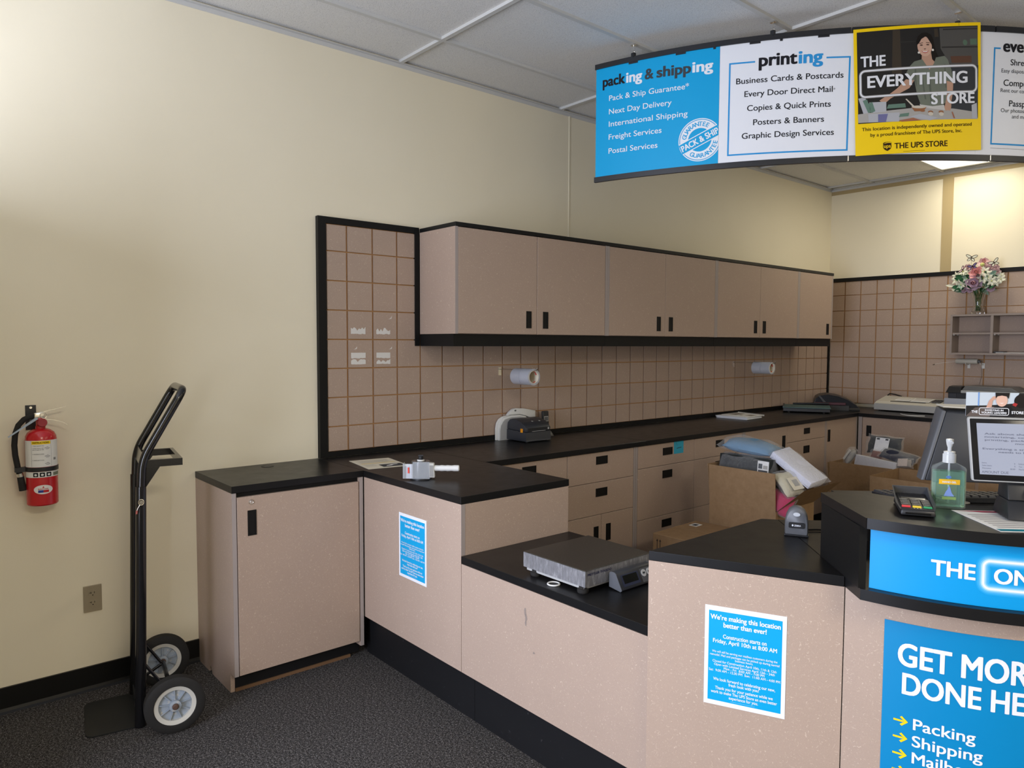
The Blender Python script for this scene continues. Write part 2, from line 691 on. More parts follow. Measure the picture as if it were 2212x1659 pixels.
b = MB().prism([(0, 0), (.022, 0), (.014, .008), (.010, .02), (.010, .106), (0, .106)], YF, -.62, axis='y')
struct(b.build('baseboard_left', 'base'))
# unseen partition, added left of the view to shade the near side wall
b = MB().box(0, 1.05, -1.86, -1.765, 0, 2.12)
struct(b.build('wall_shade_panel', 'wall'))

# ------------------------------------------------------------------ recessed ceiling light
t = thing('ceiling_light', 'lit recessed fluorescent ceiling light showing under the hanging sign', 'ceiling light', (1.337, 4.864, H))
x0, x1, y0, y1 = 1.040, 1.634, 4.255, 5.473
b = MB(t.location)
b.box(x0, x0 + .02, y0, y1, H - .004, H + .01).box(x1 - .02, x1, y0, y1, H - .004, H + .01).box(x0, x1, y0, y0 + .02, H - .004, H + .01).box(x0, x1, y1 - .02, y1, H - .004, H + .01)
b.build('frame', 'grid', t)
MB(t.location).box(x0 + .02, x1 - .02, y0 + .02, y1 - .02, H + .002, H + .008).build('diffuser', 'glow', t)
area('ceiling_light_tube', (1.337, 4.864, H - .02), (0, 0, 0), .52, 1.12, 7, (1, .91, .72))
for k, (x, y) in enumerate(((4.427, 2.379), (5.663, -1.349), (6.281, 2.379))):  # unseen fixtures added as warm fill for the side wall and cabinet fronts
    r = copy_thing(t, (x, y, H), 0, ('ceiling light added as warm fill, outside the picture to the right', 'ceiling light added as warm fill, outside the picture overhead', 'ceiling light added as warm fill by the right wall, outside the picture')[k])
    area('ceiling_light_tube', (x, y, H - .02), (0, 0, 0), .52, 1.12, (5, 66, 14)[k], (1, .90, .74))


# ================================================================== SLATWALL PANELS
def tiles(mb, horizontal, cuts_h, cuts_z, place, gap=.0055):
    for a, c in zip(cuts_h, cuts_h[1:]):
        for z0, z1 in zip(cuts_z, cuts_z[1:]):
            place(mb, a + gap, c - gap, z0 + gap * .6, z1 - gap * .6)


RZ = [.945] + [2.005 - .1545 * k for k in range(6, -1, -1)] + [2.145]
t = thing('slatwall', 'speckled tan grooved panel with black frame on the long side wall', 'wall panel', (0, 0, HC))
b = MB(t.location)
b.box(.002, .016, .044, YB - .05, .944, 2.146, mi=1)
ch = [.044] + [.1657 + .1545 * k for k in range(35)] + [YB - .05]
tiles(b, 1, ch, RZ, lambda mb, a, c, z0, z1: mb.box(.014, .025, a, c, z0, z1))
b.build('grooved_panel', ['lam', 'mdf'], t)
b = MB(t.location).box(.001, .030, 0, .044, .915, 2.18)
b.box(.001, .030, .044, .62, 2.146, 2.18)
b.build('frame', 'black2', t)
MB(t.location).box(.001, .034, .590, .619, 1.507, 2.172).build('frame_post', 'black2', t)
MB(t.location).box(.001, .030, .044, YB - .03, .915, .945).build('bottom_rail', 'black2', t)
MB(t.location).box(.001, .030, YB - .05, YB - .022, .915, 1.575).build('corner_post', 'black2', t)
# torn adhesive strips left on four of the tiles
k = flat('torn_tape_residue', (.72, .70, .66), .3)
shine = film('clear_tape_patch', .12)
b = MB(t.location)
random.seed(3)
for ty in (.185, .340):
    for zz, hh in ((1.572, .030), (1.440, .030), (1.407, .022)):
        pts, n = [], 9
        for i in range(n + 1):
            pts.append((ty + .088 * i / n, zz + random.uniform(-.002, .002)))
        top = [(ty + .088 * i / n, zz + hh * (1 + random.uniform(-.55, .3) * (hh < .03 or zz > 1.5))) for i in range(n, -1, -1)]
        b = MB(t.location).poly([(.0256, y, z) for y, z in pts + top])
        b.build('tape_residue', k, t)
for (y, z) in ((.417, 1.655), (.418, 1.487), (.20, 1.487)):
    b = MB(t.location).poly([(.0256, y, z), (.0256, y + .02, z + .004), (.0256, y + .022, z + .018), (.0256, y + .012, z + .006)])
    b.build('tape_residue', k, t)

t = thing('slatwall', 'speckled tan grooved panel behind the flowers on the far wall', 'wall panel', (1.3, YB, HC))
b = MB(t.location)
b.box(.034, 2.9, YB - .016, YB - .002, .944, 2.148, mi=1)
cx = [.034] + [.175 + .1547 * k for k in range(17)] + [2.9]
RZ2 = [.945] + [2.013 - .1537 * k for k in range(6, -1, -1)] + [2.148]
tiles(b, 1, cx, RZ2, lambda mb, a, c, z0, z1: mb.box(a, c, YB - .025, YB - .014, z0, z1))
b.build('grooved_panel', ['lam', 'mdf'], t)
MB(t.location).box(.001, 2.9, YB - .032, YB - .001, 2.148, 2.184).build('top_rail', 'black2', t)
MB(t.location).box(.66, 2.9, YB - .030, YB - .001, .915, .945).build('bottom_rail', 'black2', t)


# ================================================================== CABINETS
def pull_x(parent, o, x, y0, y1, z0, z1):
    """recessed black pull on a face looking along +x"""
    b = MB(o)
    w = .005
    b.box(x, x + .0025, y0, y0 + w, z0, z1).box(x, x + .0025, y1 - w, y1, z0, z1).box(x, x + .0025, y0 + w, y1 - w, z0, z0 + w).box(x, x + .0025, y0 + w, y1 - w, z1 - w, z1)
    b.box(x - .001, x + .0006, y0 + w, y1 - w, z0 + w, z1 - w)
    return b.build('handle', 'black2', parent)


def pull_y(parent, o, y, x0, x1, z0, z1):
    b = MB(o)
    w = .005
    b.box(x0, x0 + w, y - .0025, y, z0, z1).box(x1 - w, x1, y - .0025, y, z0, z1).box(x0 + w, x1 - w, y - .0025, y, z0, z0 + w).box(x0 + w, x1 - w, y - .0025, y, z1 - w, z1)
    b.box(x0 + w, x1 - w, y - .0006, y + .001, z0 + w, z1 - w)
    return b.build('handle', 'black2', parent)


def front(parent, name, o, x, y0, y1, z0, z1, handle=None, axis='x'):
    """door or drawer front, 18 mm, looking along +x (or -y)"""
    b = MB(o)
    if axis == 'x':
        b.box(x - .018, x, y0, y1, z0, z1, bev=.0012, seg=1)
    else:
        b.box(y0, y1, x, x + .018, z0, z1, bev=.0012, seg=1)
    d = b.build(name, 'lam', parent)
    if handle:
        (pull_x if axis == 'x' else pull_y)(d, o, x, *handle)
    return d


# wall cabinets -----------------------------------------------------------
XU, ZU0, ZU1 = .379, 1.575, 2.151
wall_units = [
    (.620, 1.829, 'tan two-door wall cabinet at the near end, beside the bare grooved panel', [(.640, 1.2145, (1.131, 1.171)), (1.218, 1.808, (1.264, 1.306))]),
    (1.830, 3.046, 'second tan two-door wall cabinet from the near end, above the label printer', [(1.851, 2.430, (2.339, 2.381)), (2.433, 3.026, (2.473, 2.517))]),
    (3.047, 4.275, 'third tan two-door wall cabinet from the near end, above the far tape rolls', [(3.067, 3.660, (3.574, 3.618)), (3.663, 4.256, (3.705, 3.750))]),
    (4.276, 4.892, 'narrow single-door tan wall cabinet at the far end of the row', [(4.296, 4.872, (4.782, 4.826))]),
]
for y0, y1, lab, doors in wall_units:
    t = thing('wall_cabinet', lab, 'wall cabinet', (0, (y0 + y1) / 2, ZU0), 0, 'wall cabinets over the long counter')
    o = t.location
    b = MB(o)
    b.box(.036, XU - .019, y0 + .018, y1 - .018, ZU0, ZU1)
    b.build('carcass', 'lam', t)
    for ys in (y0, y1 - .018):
        b = MB(o).box(.036, XU - .001, ys, ys + .018, ZU0, ZU1)
        sp = b.build('side_panel', 'lam', t)
        MB(o).box(XU - .001, XU, ys, ys + .018, ZU0, ZU1).build('edge_banding', 'lam_edge', sp)
    for a, c, h in doors:
        front(t, 'door', o, XU, a, c, ZU0 + .002, ZU1 - .002, (*h, 1.612, 1.712))
    MB(o).box(.036, .362, y0 + .0005, y1 - .0005, 1.507, ZU0 - .001).build('light_valance', 'black2', t)
b = MB((0, 2.75, ZU1)).box(.034, XU + .004, .620, 4.894, ZU1 + .0005, 2.174, bev=.001, seg=1)
tag(b.build('cabinet_top_board', 'black'), 'thin black board running along the tops of the wall cabinets', 'cabinet top')

# base cabinets along the side wall ----------------------------------------
XB = .645
ZT = .883


def base_unit(y0, y1, lab, fronts):
    t = thing('base_cabinet', lab, 'base cabinet', (0, (y0 + y1) / 2, 0), 0, 'base cabinets under the long counter')
    o = t.location
    b = MB(o)
    b.box(.004, XB - .019, y0 + .018, y1 - .018, .10, ZT)
    b.build('carcass', 'lam', t)
    for ys in (y0, y1 - .018):
        sp = MB(o).box(.004, XB - .001, ys, ys + .018, .10, ZT).build('side_panel', 'lam', t)
        MB(o).box(XB - .001, XB, ys, ys + .018, .10, ZT).build('edge_banding', 'lam_edge', sp)
    MB(o).box(.02, XB - .07, y0 + .001, y1 - .001, 0, .10).build('toe_kick', 'kick', t)
    for nm, a, c, z0, z1, h in fronts:
        front(t, nm, o, XB, a, c, z0, z1, h)
    return t


base_unit(.606, 1.812, 'tan drawer cabinet nearest the counter corner, two doors below its right drawers', [
    ('drawer', .626, 1.211, .704, .880, (.870, .972, .808, .856)), ('drawer', .626, 1.211, .507, .701, (.870, .972, .615, .665)), ('door', .626, 1.211, .104, .504, None),
    ('drawer', 1.215, 1.792, .704, .880, (1.452, 1.552, .808, .856)), ('drawer', 1.215, 1.792, .507, .701, (1.452, 1.552, .615, .665)),
    ('door', 1.215, 1.5015, .104, .504, (1.438, 1.478, .335, .437)), ('door', 1.5045, 1.792, .104, .504, (1.545, 1.586, .338, .440))])
b2 = base_unit(1.814, 3.030, 'tan six-drawer cabinet with a turquoise note on its upper left drawer', [
    (n_, a, c, z0, z1, h) for a, c, hy in ((1.836, 2.4255, 2.133), (2.4285, 3.010, 2.726)) for n_, z0, z1, h in (
        ('drawer', .738, .880, (hy - .05, hy + .05, .802, .850)), ('drawer', .410, .735, (hy - .05, hy + .05, .652, .703)), ('drawer', .104, .407, (hy - .05, hy + .05, .330, .380)))])
base_unit(3.032, 4.282, 'tan cabinet behind the tall carton, door on its left and drawers on its right', [
    ('door', 3.052, 3.6455, .104, .880, (3.575, 3.620, .708, .810)),
    ('drawer', 3.6485, 4.264, .748, .880, (3.911, 4.007, .797, .845)), ('drawer', 3.6485, 4.264, .410, .745, (3.911, 4.007, .640, .700)), ('drawer', 3.6485, 4.264, .104, .407, (3.911, 4.007, .33, .38))])
base_unit(4.284, 4.866, 'narrow one-door tan cabinet at the inner corner of the counter', [
    ('door', 4.303, 4.845, .104, .880, (4.318, 4.360, .700, .802))])
b = MB((XB, 2.25, .84)).box(XB + .0005, XB + .0012, 2.199, 2.302, .800, .882)
t = b.build('sticky_note', 'sticky')
tag(t, 'small turquoise sticky note stuck on a tan drawer front', 'note')
b = MB((XB, 2.25, .84))
fn = plane((XB + .0015, 2.199, .800), (0, 1, 0), (0, 0, 1))
outline(b, fn, [(.03, .035), (.08, .040)], .004, closed=False)
outline(b, fn, [(.02, .078), (.035, .055)], .0015, closed=False)
o = b.build('scribble', 'inkgrey', t)
o.location = (0, 0, 0)

# base cabinets along the far wall ----------------------------------------
YK = 4.875
for x0, x1, lab, hx in ((.652, 1.262, 'tan base cabinet on the far wall, next to the inner counter corner', (.724, .767)), (1.264, 1.874, 'tan base cabinet on the far wall, mostly hidden behind the register', (1.330, 1.372)),
                        (1.876, 2.486, 'tan base cabinet at the hidden end of the far wall counter', (1.94, 1.982))):
    t = thing('base_cabinet', lab, 'base cabinet', ((x0 + x1) / 2, YB, 0), 0, 'base cabinets on the far wall')
    o = t.location
    MB(o).box(x0 + .018, x1 - .018, YK + .019, YB - .004, .10, ZT).build('carcass', 'lam', t)
    for xs in (x0, x1 - .018):
        w = .032 if xs == .652 else .018
        sp = MB(o).box(xs, xs + w, YK + .001, YB - .004, .10, ZT).build('side_panel', 'lam', t)
        MB(o).box(xs, xs + w, YK, YK + .001, .10, ZT).build('edge_banding', 'lam_edge', sp)
    MB(o).box(x0 + .001, x1 - .001, YK + .07, YB - .02, 0, .10).build('toe_kick', 'kick', t)
    front(t, 'door', o, YK, x0 + (.036 if x0 < .7 else .021), x1 - .021, .104, .880, (*hx, .712, .808), axis='y')

# worktop: peninsula + wall run + far wall run, butt jointed -----------------
t = thing('countertop', 'black laminate worktop running along the wall and out over the pink-fronted peninsula', 'countertop', (.33, 2.5, HC))
o = t.location
b = MB(o).prism([(.0315, .001), (.484, .001), (1.2675, 0), (1.2675, .6045), (.0315, .6045)], .884, HC, bev=.0015)
b.build('peninsula_slab', 'black', t)
MB(o).box(.0315, .659, .606, 1.899, .884, HC, bev=.0015, seg=1).build('wall_slab', 'black', t)
MB(o).prism([(.0315, 1.9002), (.659, 1.9002), (.659, 4.856), (2.49, 4.856), (2.49, YB - .032), (.0315, YB - .032)], .884, HC, bev=.0015).build('corner_slab', 'black', t)

# ------------------------------------------------------------------ low cabinet by the wall
t = thing('base_cabinet', 'freestanding tan cupboard with a lock, left of the pink counter front', 'cupboard', (.24, -.31, 0))
o = t.location
YL = -.623
# side panel with a toe notch and an arched cut at the foot
side = [(.002, .0), (.150, .0)] + [(.168 + .018 * cos(a), .016 * sin(a) + .012) for a in [pi - k * pi / 6 for k in range(7)]] + [(.192, .0), (.428, 0), (.428, .086), (.481, .086), (.481, .883), (.002, .883)]
sp = MB(o).prism(side, YL, YL + .018, axis='y').build('side_panel', 'lam', t)
MB(o).box(.481, .482, YL, YL + .018, .086, .883).build('edge_banding', 'lam_edge', sp)
sp = MB(o).prism([(.002, 0), (.398, 0), (.398, .062), (.481, .062), (.481, .883), (.002, .883)], -.0195, -.0015, axis='y').build('side_panel', 'lam', t)
MB(o).box(.481, .482, -.0195, -.0015, .062, .883).build('edge_banding', 'lam_edge', sp)
MB(o).box(.004, .462, YL + .019, -.021, .09, .883).build('carcass', 'black2', t)
MB(o).box(.40, .427, YL + .019, -.001, .014, .088).build('toe_kick', 'kick', t)
MB(o).box(.40, .434, YL + .019, -.05, 0, .014).build('floor_strip', flat('worn_wood_strip', (.17, .095, .05)), t)
d = front(t, 'door', o, .482, YL + .022, -.024, .086, .863, (-.557, -.519, .692, .802))
MB(o).lathe([(.002, 0), (.0115, 0), (.0115, .002), (.009, .005), (.0085, .003), (.005, .003), (.004, .004)], (.482, -.541, .838), (1, 0, 0), 24).build('lock', 'chrome', d, smooth=40)
b = MB(o).prism([(.002, YL - .001), (.484, YL - .001), (.484, -.0005), (.002, -.0005)], .884, HC, bev=.0015)
b.build('top', 'black', t)
b = MB(o).ring((.078, -.305, HC), (0, 0, 1), .030, .0265, .002, 28).cyl((.078, -.305, HC), (.078, -.305, HC + .001), .0265, n=28)
b.build('cable_grommet', 'plastic_black', t, smooth=40)

# ------------------------------------------------------------------ peninsula under the worktop
t = thing('counter_cabinet', 'high pink-fronted end of the service counter carrying a blue notice', 'counter', (.88, .3, 0))
o = t.location
MB(o).box(.488, 1.266, .0015, .019, .204, .883).build('front_panel', 'lam', t)
sp = MB(o).box(1.249, 1.267, .0195, .600, .205, .883).build('end_panel', 'lam', t)
MB(o).box(1.2665, 1.2675, .0012, .021, .677, .883).build('edge_banding', 'lam_edge', t)
MB(o).box(.432, 1.300, .044, .060, 0, .2035).build('toe_kick', 'kick', t)
MB(o).box(.66, 1.248, .585, .600, .1, .883).build('back_panel', 'lam', t)
XE = 2.2205
t = thing('counter_cabinet', 'low pink-fronted middle section of the service counter under the scale', 'counter', (1.74, .3, 0))
o = t.location
MB(o).box(1.2685, XE - .002, .0015, .019, .204, .645).build('front_panel', 'lam', t)
MB(o).box(1.2685, XE - .002, .580, .598, .1, .645).build('back_panel', 'lam', t)
MB(o).box(1.3020, XE - .002, .044, .060, 0, .2035).build('toe_kick', 'kick', t)
MB(o).box(1.2685, XE - .0015, 0, .605, .6465, .6764, bev=.0015, seg=1).build('top', 'black', t)
# smudge on the pink face
sm = flat('grey_smudge', (.27, .22, .19), .6)
b = MB(o)
random.seed(5)
for (cx, cz, w_, h_) in ((1.652, .560, .005, .016), (1.658, .540, .006, .014), (1.656, .520, .005, .012), (1.70, .425, .007, .004)):
    b = MB(o).poly([(cx + w_ * cos(a) * random.uniform(.6, 1.2), .0009, cz + h_ * sin(a) * random.uniform(.7, 1.2)) for a in [k * pi / 6 for k in range(12)]])
    b.build('smudge', sm, t)

# ------------------------------------------------------------------ angled corner section
A0, A1 = Vector((2.2225, -.018)), Vector((2.7055, .191))
ud = (A1 - A0).normalized()
nn = Vector((-ud.y, ud.x))
t = thing('counter_cabinet', 'angled tan counter section with a blue notice, between the scale and the kiosk', 'counter', (2.42, .33, 0))
o = t.location
q = [A0, A1, A1 + nn * .018, A0 + nn * .018]
MB(o).prism([(p.x, p.y) for p in q], .10, .8855).build('front_panel', 'lam', t)
MB(o).prism([(2.2225, .003), (2.2395, .010), (2.2395, .596), (2.2225, .596)], .10, .8855).build('end_panel', 'lam', t)
MB(o).prism([(p.x, p.y) for p in (A0 + nn * .06 + ud * .03, A1 + nn * .06 - ud * .02, A1 + nn * .075 - ud * .02, A0 + nn * .075 + ud * .03)], 0, .10).build('toe_kick', 'kick', t)
MB(o).prism([(2.2225, -.019), (2.7057, .1902), (2.2657, .6302), (2.2225, .598)], .886, HC, bev=.0015).build('top', 'black', t)

# ------------------------------------------------------------------ curved kiosk
KC = Vector((2.70, .87))
KR = .75


def karc(r, a0, a1, n=64):
    return [(KC.x + r * cos(R_(a0 + (a1 - a0) * i / n)), KC.y + r * sin(R_(a0 + (a1 - a0) * i / n))) for i in range(n + 1)]


t = thing('kiosk_counter', 'curved checkout kiosk with a bright blue lettered band and raised black shelf', 'checkout counter', (2.95, .65, 0))
o = t.location
body = karc(.679, -89.3, -.7)
inner = karc(.660, -.7, -89.3)
MB(o).prism(body + inner, .10, .8855).build('curved_front', 'lam', t, smooth=30)
MB(o).prism(karc(.61, -88, -2) + karc(.59, -2, -88), 0, .10).build('toe_kick', 'kick', t, smooth=30)
sl = karc(KR, -84.2, -5.8)
MB(o).prism([(2.7068, .1915)] + sl + [(3.375, .859), (2.860, 1.225), (2.2668, .6318)], .8862, HC).build('counter_slab', 'black', t, smooth=30)
# raised box: side cheek, corner post, curved lettered panel, top
e = Vector((.7071, -.7071))
f_ = Vector((.7071, .7071))
side0, side1 = Vector((2.5735, .3215)), Vector((2.769, .126))


def quadp(a, c, w):
    return [(a.x, a.y), (c.x, c.y), (c.x + f_.x * w, c.y + f_.y * w), (a.x + f_.x * w, a.y + f_.y * w)]


ZK0, ZK1 = 1.070, 1.097
MB(o).prism(quadp(side0, side1, .018), HC, ZK0).build('side_cheek', 'black2', t)
MB(o).prism(karc(.727, -83.2, -6.8) + karc(.721, -6.8, -83.2), HC + .0005, ZK0).build('lettered_panel', 'blue3', t, smooth=30)
MB(o).prism(karc(.43, -20, -95) + [(2.588, .336)], HC, ZK0).build('back_panel', 'black2', t, smooth=30) if False else None
top = [(2.5665, .3285)] + [(2.790, .1085 + .004)] + karc(.7595, -83.2, -6.5) + [(3.468, .85), (3.235, 1.01)] + karc(.415, 10, -92.5)[:0] + karc(.44, 0, -100)
MB(o).prism(top, ZK0, ZK1).build('raised_top', 'black', t, smooth=30)
# lettering of the band: THE [ON...
KB = dict(cen=KC, r=.727, a0=R_(-72.64), step=.012)
sc = .727 * pi / 180
pnl = [c for c in t.children if c.name.startswith('lettered_panel')][0]
for txt, x_, z_, h_, w_ in (('THE', 0, .9755, .0355, 7.15 * sc), ('ONE', (72.64 - 62.65) * sc, .9735, .0340, .098), ('STORE', 24.2 * sc, .9755, .0355, .16)):
    b = MB(o)
    write(b, FL, txt, x_, z_, h_, w_, bold=.030)
    bend(lift(b, .0012), **KB).build('heading', 'white', pnl)
rb = rrect((72.64 - 64.3) * sc, (72.64 - 64.3) * sc + .145, .9585, 1.0240, .014)
for nm, wd_, z_, m_ in (('heading_frame', .0045, .0014, 'white'), ('frame_halo', .030, .0004, flat('halo_blue', (.01, .335, .71))), ('frame_halo', .0235, .0006, flat('halo_mid_blue', (.04, .38, .75))), ('frame_halo', .0165, .0008, flat('halo_pale_blue', (.12, .46, .80))), ('frame_halo', .0100, .0010, flat('halo_light_blue', (.38, .65, .88)))):
    b = MB(o)
    outline(b, FL, rb, wd_, z=z_)
    bend(b, **KB).build(nm, m_, pnl)
# staff side shelf carrying keyboard and register
def kuv(u, w):
    return (2.777 + f_.x * u - e.x * w, .124 + f_.y * u - e.y * w)


t = thing('riser_shelf', 'low black shelf behind the kiosk carrying keyboard and register', 'shelf', (2.55, .84, HC))
o = t.location
MB(o).prism([kuv(.18, .44), kuv(.74, .44), kuv(.74, .735), kuv(.18, .735)], 1.000, 1.018, bev=.001).build('board', 'black', t)
for u in (.20, .70):
    MB(o).prism([kuv(u, .46), kuv(u + .018, .46), kuv(u + .018, .68), kuv(u, .68)], HC, 1.0).build('leg', 'black2', t)


# ================================================================== HANGING SIGN
SC, SR = (.203, 3.811), 2.65
SA = R_(-76.5)
K = SR * pi / 180
sa = lambda a: (a + 76.5) * K
t = thing('hanging_sign', 'curved overhead service sign in blue and white hanging from the ceiling grid', 'sign', (1.67, 1.6, 3.02))
o = t.location


def sbox(mb, s0, s1, z0, z1, r0, r1, mi=0, n=None):
    n = n or max(2, int((s1 - s0) / .05))
    pts = [(s0 + (s1 - s0) * i / n) for i in range(n + 1)]
    P = lambda s, r, z: (SC[0] + r * cos(SA + s / SR), SC[1] + r * sin(SA + s / SR), z)
    rings = [[mb._v(P(s, r, z)) for r, z in ((r0, z0), (r1, z0), (r1, z1), (r0, z1))] for s in pts]
    for A, B in zip(rings, rings[1:]):
        for i in range(4):
            mb._f([A[i], A[(i + 1) % 4], B[(i + 1) % 4], B[i]], mi)
    mb._f(rings[0][::-1], mi)
    mb._f(rings[-1], mi)
    return mb


for a0, a1 in ((-76.6, -49.45), (-49.33, -35.08), (-34.93, -21.0)):
    sbox(MB(o), sa(a0), sa(a1), 2.990, 3.016, SR - .008, SR + .008).build('top_rail', 'plastic_black', t, smooth=30)
    sbox(MB(o), sa(a0), sa(a1), 2.394, 2.421, SR - .008, SR + .008).build('bottom_rail', 'plastic_black', t, smooth=30)
for a in (-49.39, -35.005):
    sbox(MB(o), sa(a) - .004, sa(a) + .004, 2.396, 2.419, SR - .006, SR + .006).build('rail_joiner', 'chrome', t)
# panels
p1 = sbox(MB(o), 0, sa(-62.3), 2.421, 2.990, SR - .002, SR + .001).build('blue_panel', 'blue', t, 'bright blue panel lettered for packing and shipping', smooth=30)
p2 = sbox(MB(o), sa(-62.28), sa(-48.0), 2.421, 2.990, SR - .002, SR + .001).build('white_panel', 'white', t, 'white panel lettered for printing', smooth=30)
p3 = sbox(MB(o), sa(-36.6), sa(-21.2), 2.421, 2.990, SR - .002, SR + .001).build('white_panel', 'white', t, 'white panel lettered for other services, cut off at the right', smooth=30)
pb_ = sbox(MB(o), sa(-47.98), sa(-36.62), 2.421, 2.990, SR - .002, SR + .001).build('white_panel', 'white', t, smooth=30)
SL = -.020
s1 = lambda x: sa(-75.65 + (x - 147) * .015407)


def sline(parent, name, m_, *a, **k):
    """one printed line of the sign as a part of its own"""
    mb = MB(o)
    write(mb, FL, *a, **k)
    lift(mb, .0018)
    bend(mb, SC, SR, SA)
    return mb.build(name, m_, parent)


def srule(parent, name, m_, segs, w, lf=.0018):
    mb = MB(o)
    for g_ in segs:
        outline(mb, FL, g_, w, closed=False)
    lift(mb, lf)
    bend(mb, SC, SR, SA)
    return mb.build(name, m_, parent)


bz = lambda x: 2.893 + SL * (s1(x) - s1(147))
for txt, m_, x0, x1, bo in (('pack', 'ink', 147, 330, .035), ('ing', 'white', 338, 463, .035), ('&', 'inkgrey', 482, 548, .03), ('shipp', 'inkgrey', 570, 818, .035), ('ing', 'white', 826, 970, .035)):
    sline(p1, 'heading', m_, txt, s1(x0), bz(x0), .051, s1(x1) - s1(x0), bo, slope=SL)
for txt, z, a in (('Pack & Ship Guarantee*', 2.813, -65.5), ('Next Day Delivery', 2.743, -67.38), ('International Shipping', 2.678, -65.6), ('Freight Services', 2.610, -68.46), ('Postal Services', 2.537, -68.9)):
    sline(p1, 'service_line', 'white', txt, sa(-74.8), z, .0275, sa(a) - sa(-74.8), .006, slope=SL * .8)


# round stamp
cx_, cz_, rr_ = sa(-64.26), 2.547, .106
st = MB(o)
th = R_(24)
rot = lambda x, z: (cx_ + x * cos(th) - z * sin(th), cz_ + x * sin(th) + z * cos(th))


def annulus(mb, r0, r1, mi, z, n=64):
    for i in range(n):
        a, c = 2 * pi * i / n, 2 * pi * (i + 1) / n
        sheet(mb, FL, [(cx_ + r0 * cos(a), cz_ + r0 * sin(a)), (cx_ + r1 * cos(a), cz_ + r1 * sin(a)), (cx_ + r1 * cos(c), cz_ + r1 * sin(c)), (cx_ + r0 * cos(c), cz_ + r0 * sin(c))], mi, None, z)


def arctext(mb, txt, r, a_mid, span, h, mi, z, flip=False):
    n = len(txt)
    for i, ch in enumerate(txt):
        u = -.5 + (i + .5) / n
        a = a_mid + (span * u if flip else -span * u)
        ta = a + (pi / 2 if flip else -pi / 2)
        ox, oz = cx_ + r * cos(a), cz_ + r * sin(a)
        fn = lambda c, ox=ox, oz=oz, ta=ta: Vector((ox + c.x * cos(ta) - c.y * sin(ta), oz + c.x * sin(ta) + c.y * cos(ta), z + c.z))
        write(mb, fn, ch, 0, -h / 2, h, None, .02, 'c', mi)


annulus(st, .1015, .106, 0, .0016)
annulus(st, .058, .098, 0, .0016)
arctext(st, 'GUARANTEE', .0785, th + pi / 2, R_(118), .021, 1, .0019)
arctext(st, 'GUARANTEE', .0785, th - pi / 2, R_(118), .021, 1, .0019, True)
for sg in (1, -1):
    sheet(st, FL, [rot(x, z) for x, z in ell(0, sg * .0, .098, .098, 24, sg * R_(17), sg * R_(163))], 0, None, .00165) if False else None
sheet(st, FL, [rot(x, z) for x, z in rect(-.102, .102, -.0285, .0285)], 0, None, .0021)
sheet(st, FL, [rot(x, z) for x, z in rect(-.1035, .1035, -.0245, .0245)], 1, None, .0024)
fn = lambda c: Vector((*rot(c.x, c.y), .0027 + c.z))
write(st, fn, 'PACK & SHIP', 0, -.0145, .029, .196, .03, 'c', 0)
bend(st, SC, SR, SA, clip=sa(-62.3))
st.build('round_stamp', ['white', 'blue'], p1)

# printing panel
s2 = lambda x: sa(-58.35 + (x - 1310) * .013125)
z2 = lambda x: 2.872 + SL * (s2(x) - s2(1310))
for txt, m_, x0, x1 in (('print', 'ink', 1310, 1600), ('ing', 'blueline', 1608, 1790)):
    sline(p2, 'heading', m_, txt, s2(x0), z2(x0), .058, s2(x1) - s2(x0), .035, slope=SL)
for txt, z, a0, a1 in (('Business Cards & Postcards', 2.797, -60.58, -50.04), ('Every Door Direct Mail', 2.732, -59.72, -51.05), ('Copies & Quick Prints', 2.663, -59.42, -51.19), ('Posters & Banners', 2.593, -58.78, -51.81), ('Graphic Design Services', 2.531, -59.9, -50.82)):
    sline(p2, 'service_line', 'ink', txt, sa(a0), z, .0272, sa(a1) - sa(a0), .010, slope=SL)
sline(p2, 'registered_mark', 'ink', '\u00ae', sa(-50.98), 2.734, .0075)
FT = lambda a: (sa(a), 2.899 - .0311 * (sa(a) - sa(-61.25)))
srule(p2, 'frame_rule', 'blueline', [[FT(-58.71), FT(-61.25), (sa(-61.28), 2.457), (sa(-49.52), 2.449), FT(-49.47), FT(-51.74)]], .0075)
# third panel
sline(p3, 'heading', 'ink', 'every', sa(-34.03), 2.904, .053, None, .035)
sline(p3, 'heading', 'blueline', 'thing', sa(-34.03) + .175, 2.905, .053, None, .035)
for txt, a, z, h, bo in (('Shredding', -33.13, 2.842, .0272, .010), ('Easy disposal', -34.11, 2.807, .0175, 0), ('Computers', -33.83, 2.746, .0285, .010), ('Rent our computers', -34.12, 2.716, .0175, 0),
                         ('Passport', -33.11, 2.652, .0275, .010), ('Our photos', -34.0, 2.624, .0175, 0), ('and more', -32.74, 2.597, .0175, 0)):
    sline(p3, 'service_line', 'ink', txt, sa(a), z, h, None, bo)
srule(p3, 'frame_rule', 'blueline', [[(sa(-34.3), 2.917), (sa(-34.95), 2.917), (sa(-34.95), 2.475), (sa(-22), 2.470)]], .0075)
srule(p3, 'small_print', 'inkgrey', [[(sa(-35.0), 2.455), (sa(-30), 2.453)]], .0012)
# panel clips under the top rail
for a in (-72.4, -67.0, -63.0, -59.3, -56.3, -52.6):
    sbox(MB(o), sa(a), sa(a) + (.012 if a in (-63.0, -56.3) else .05), 2.981, 2.993, SR + .001, SR + .004, n=2).build('panel_clip', 'plastic_black', t)
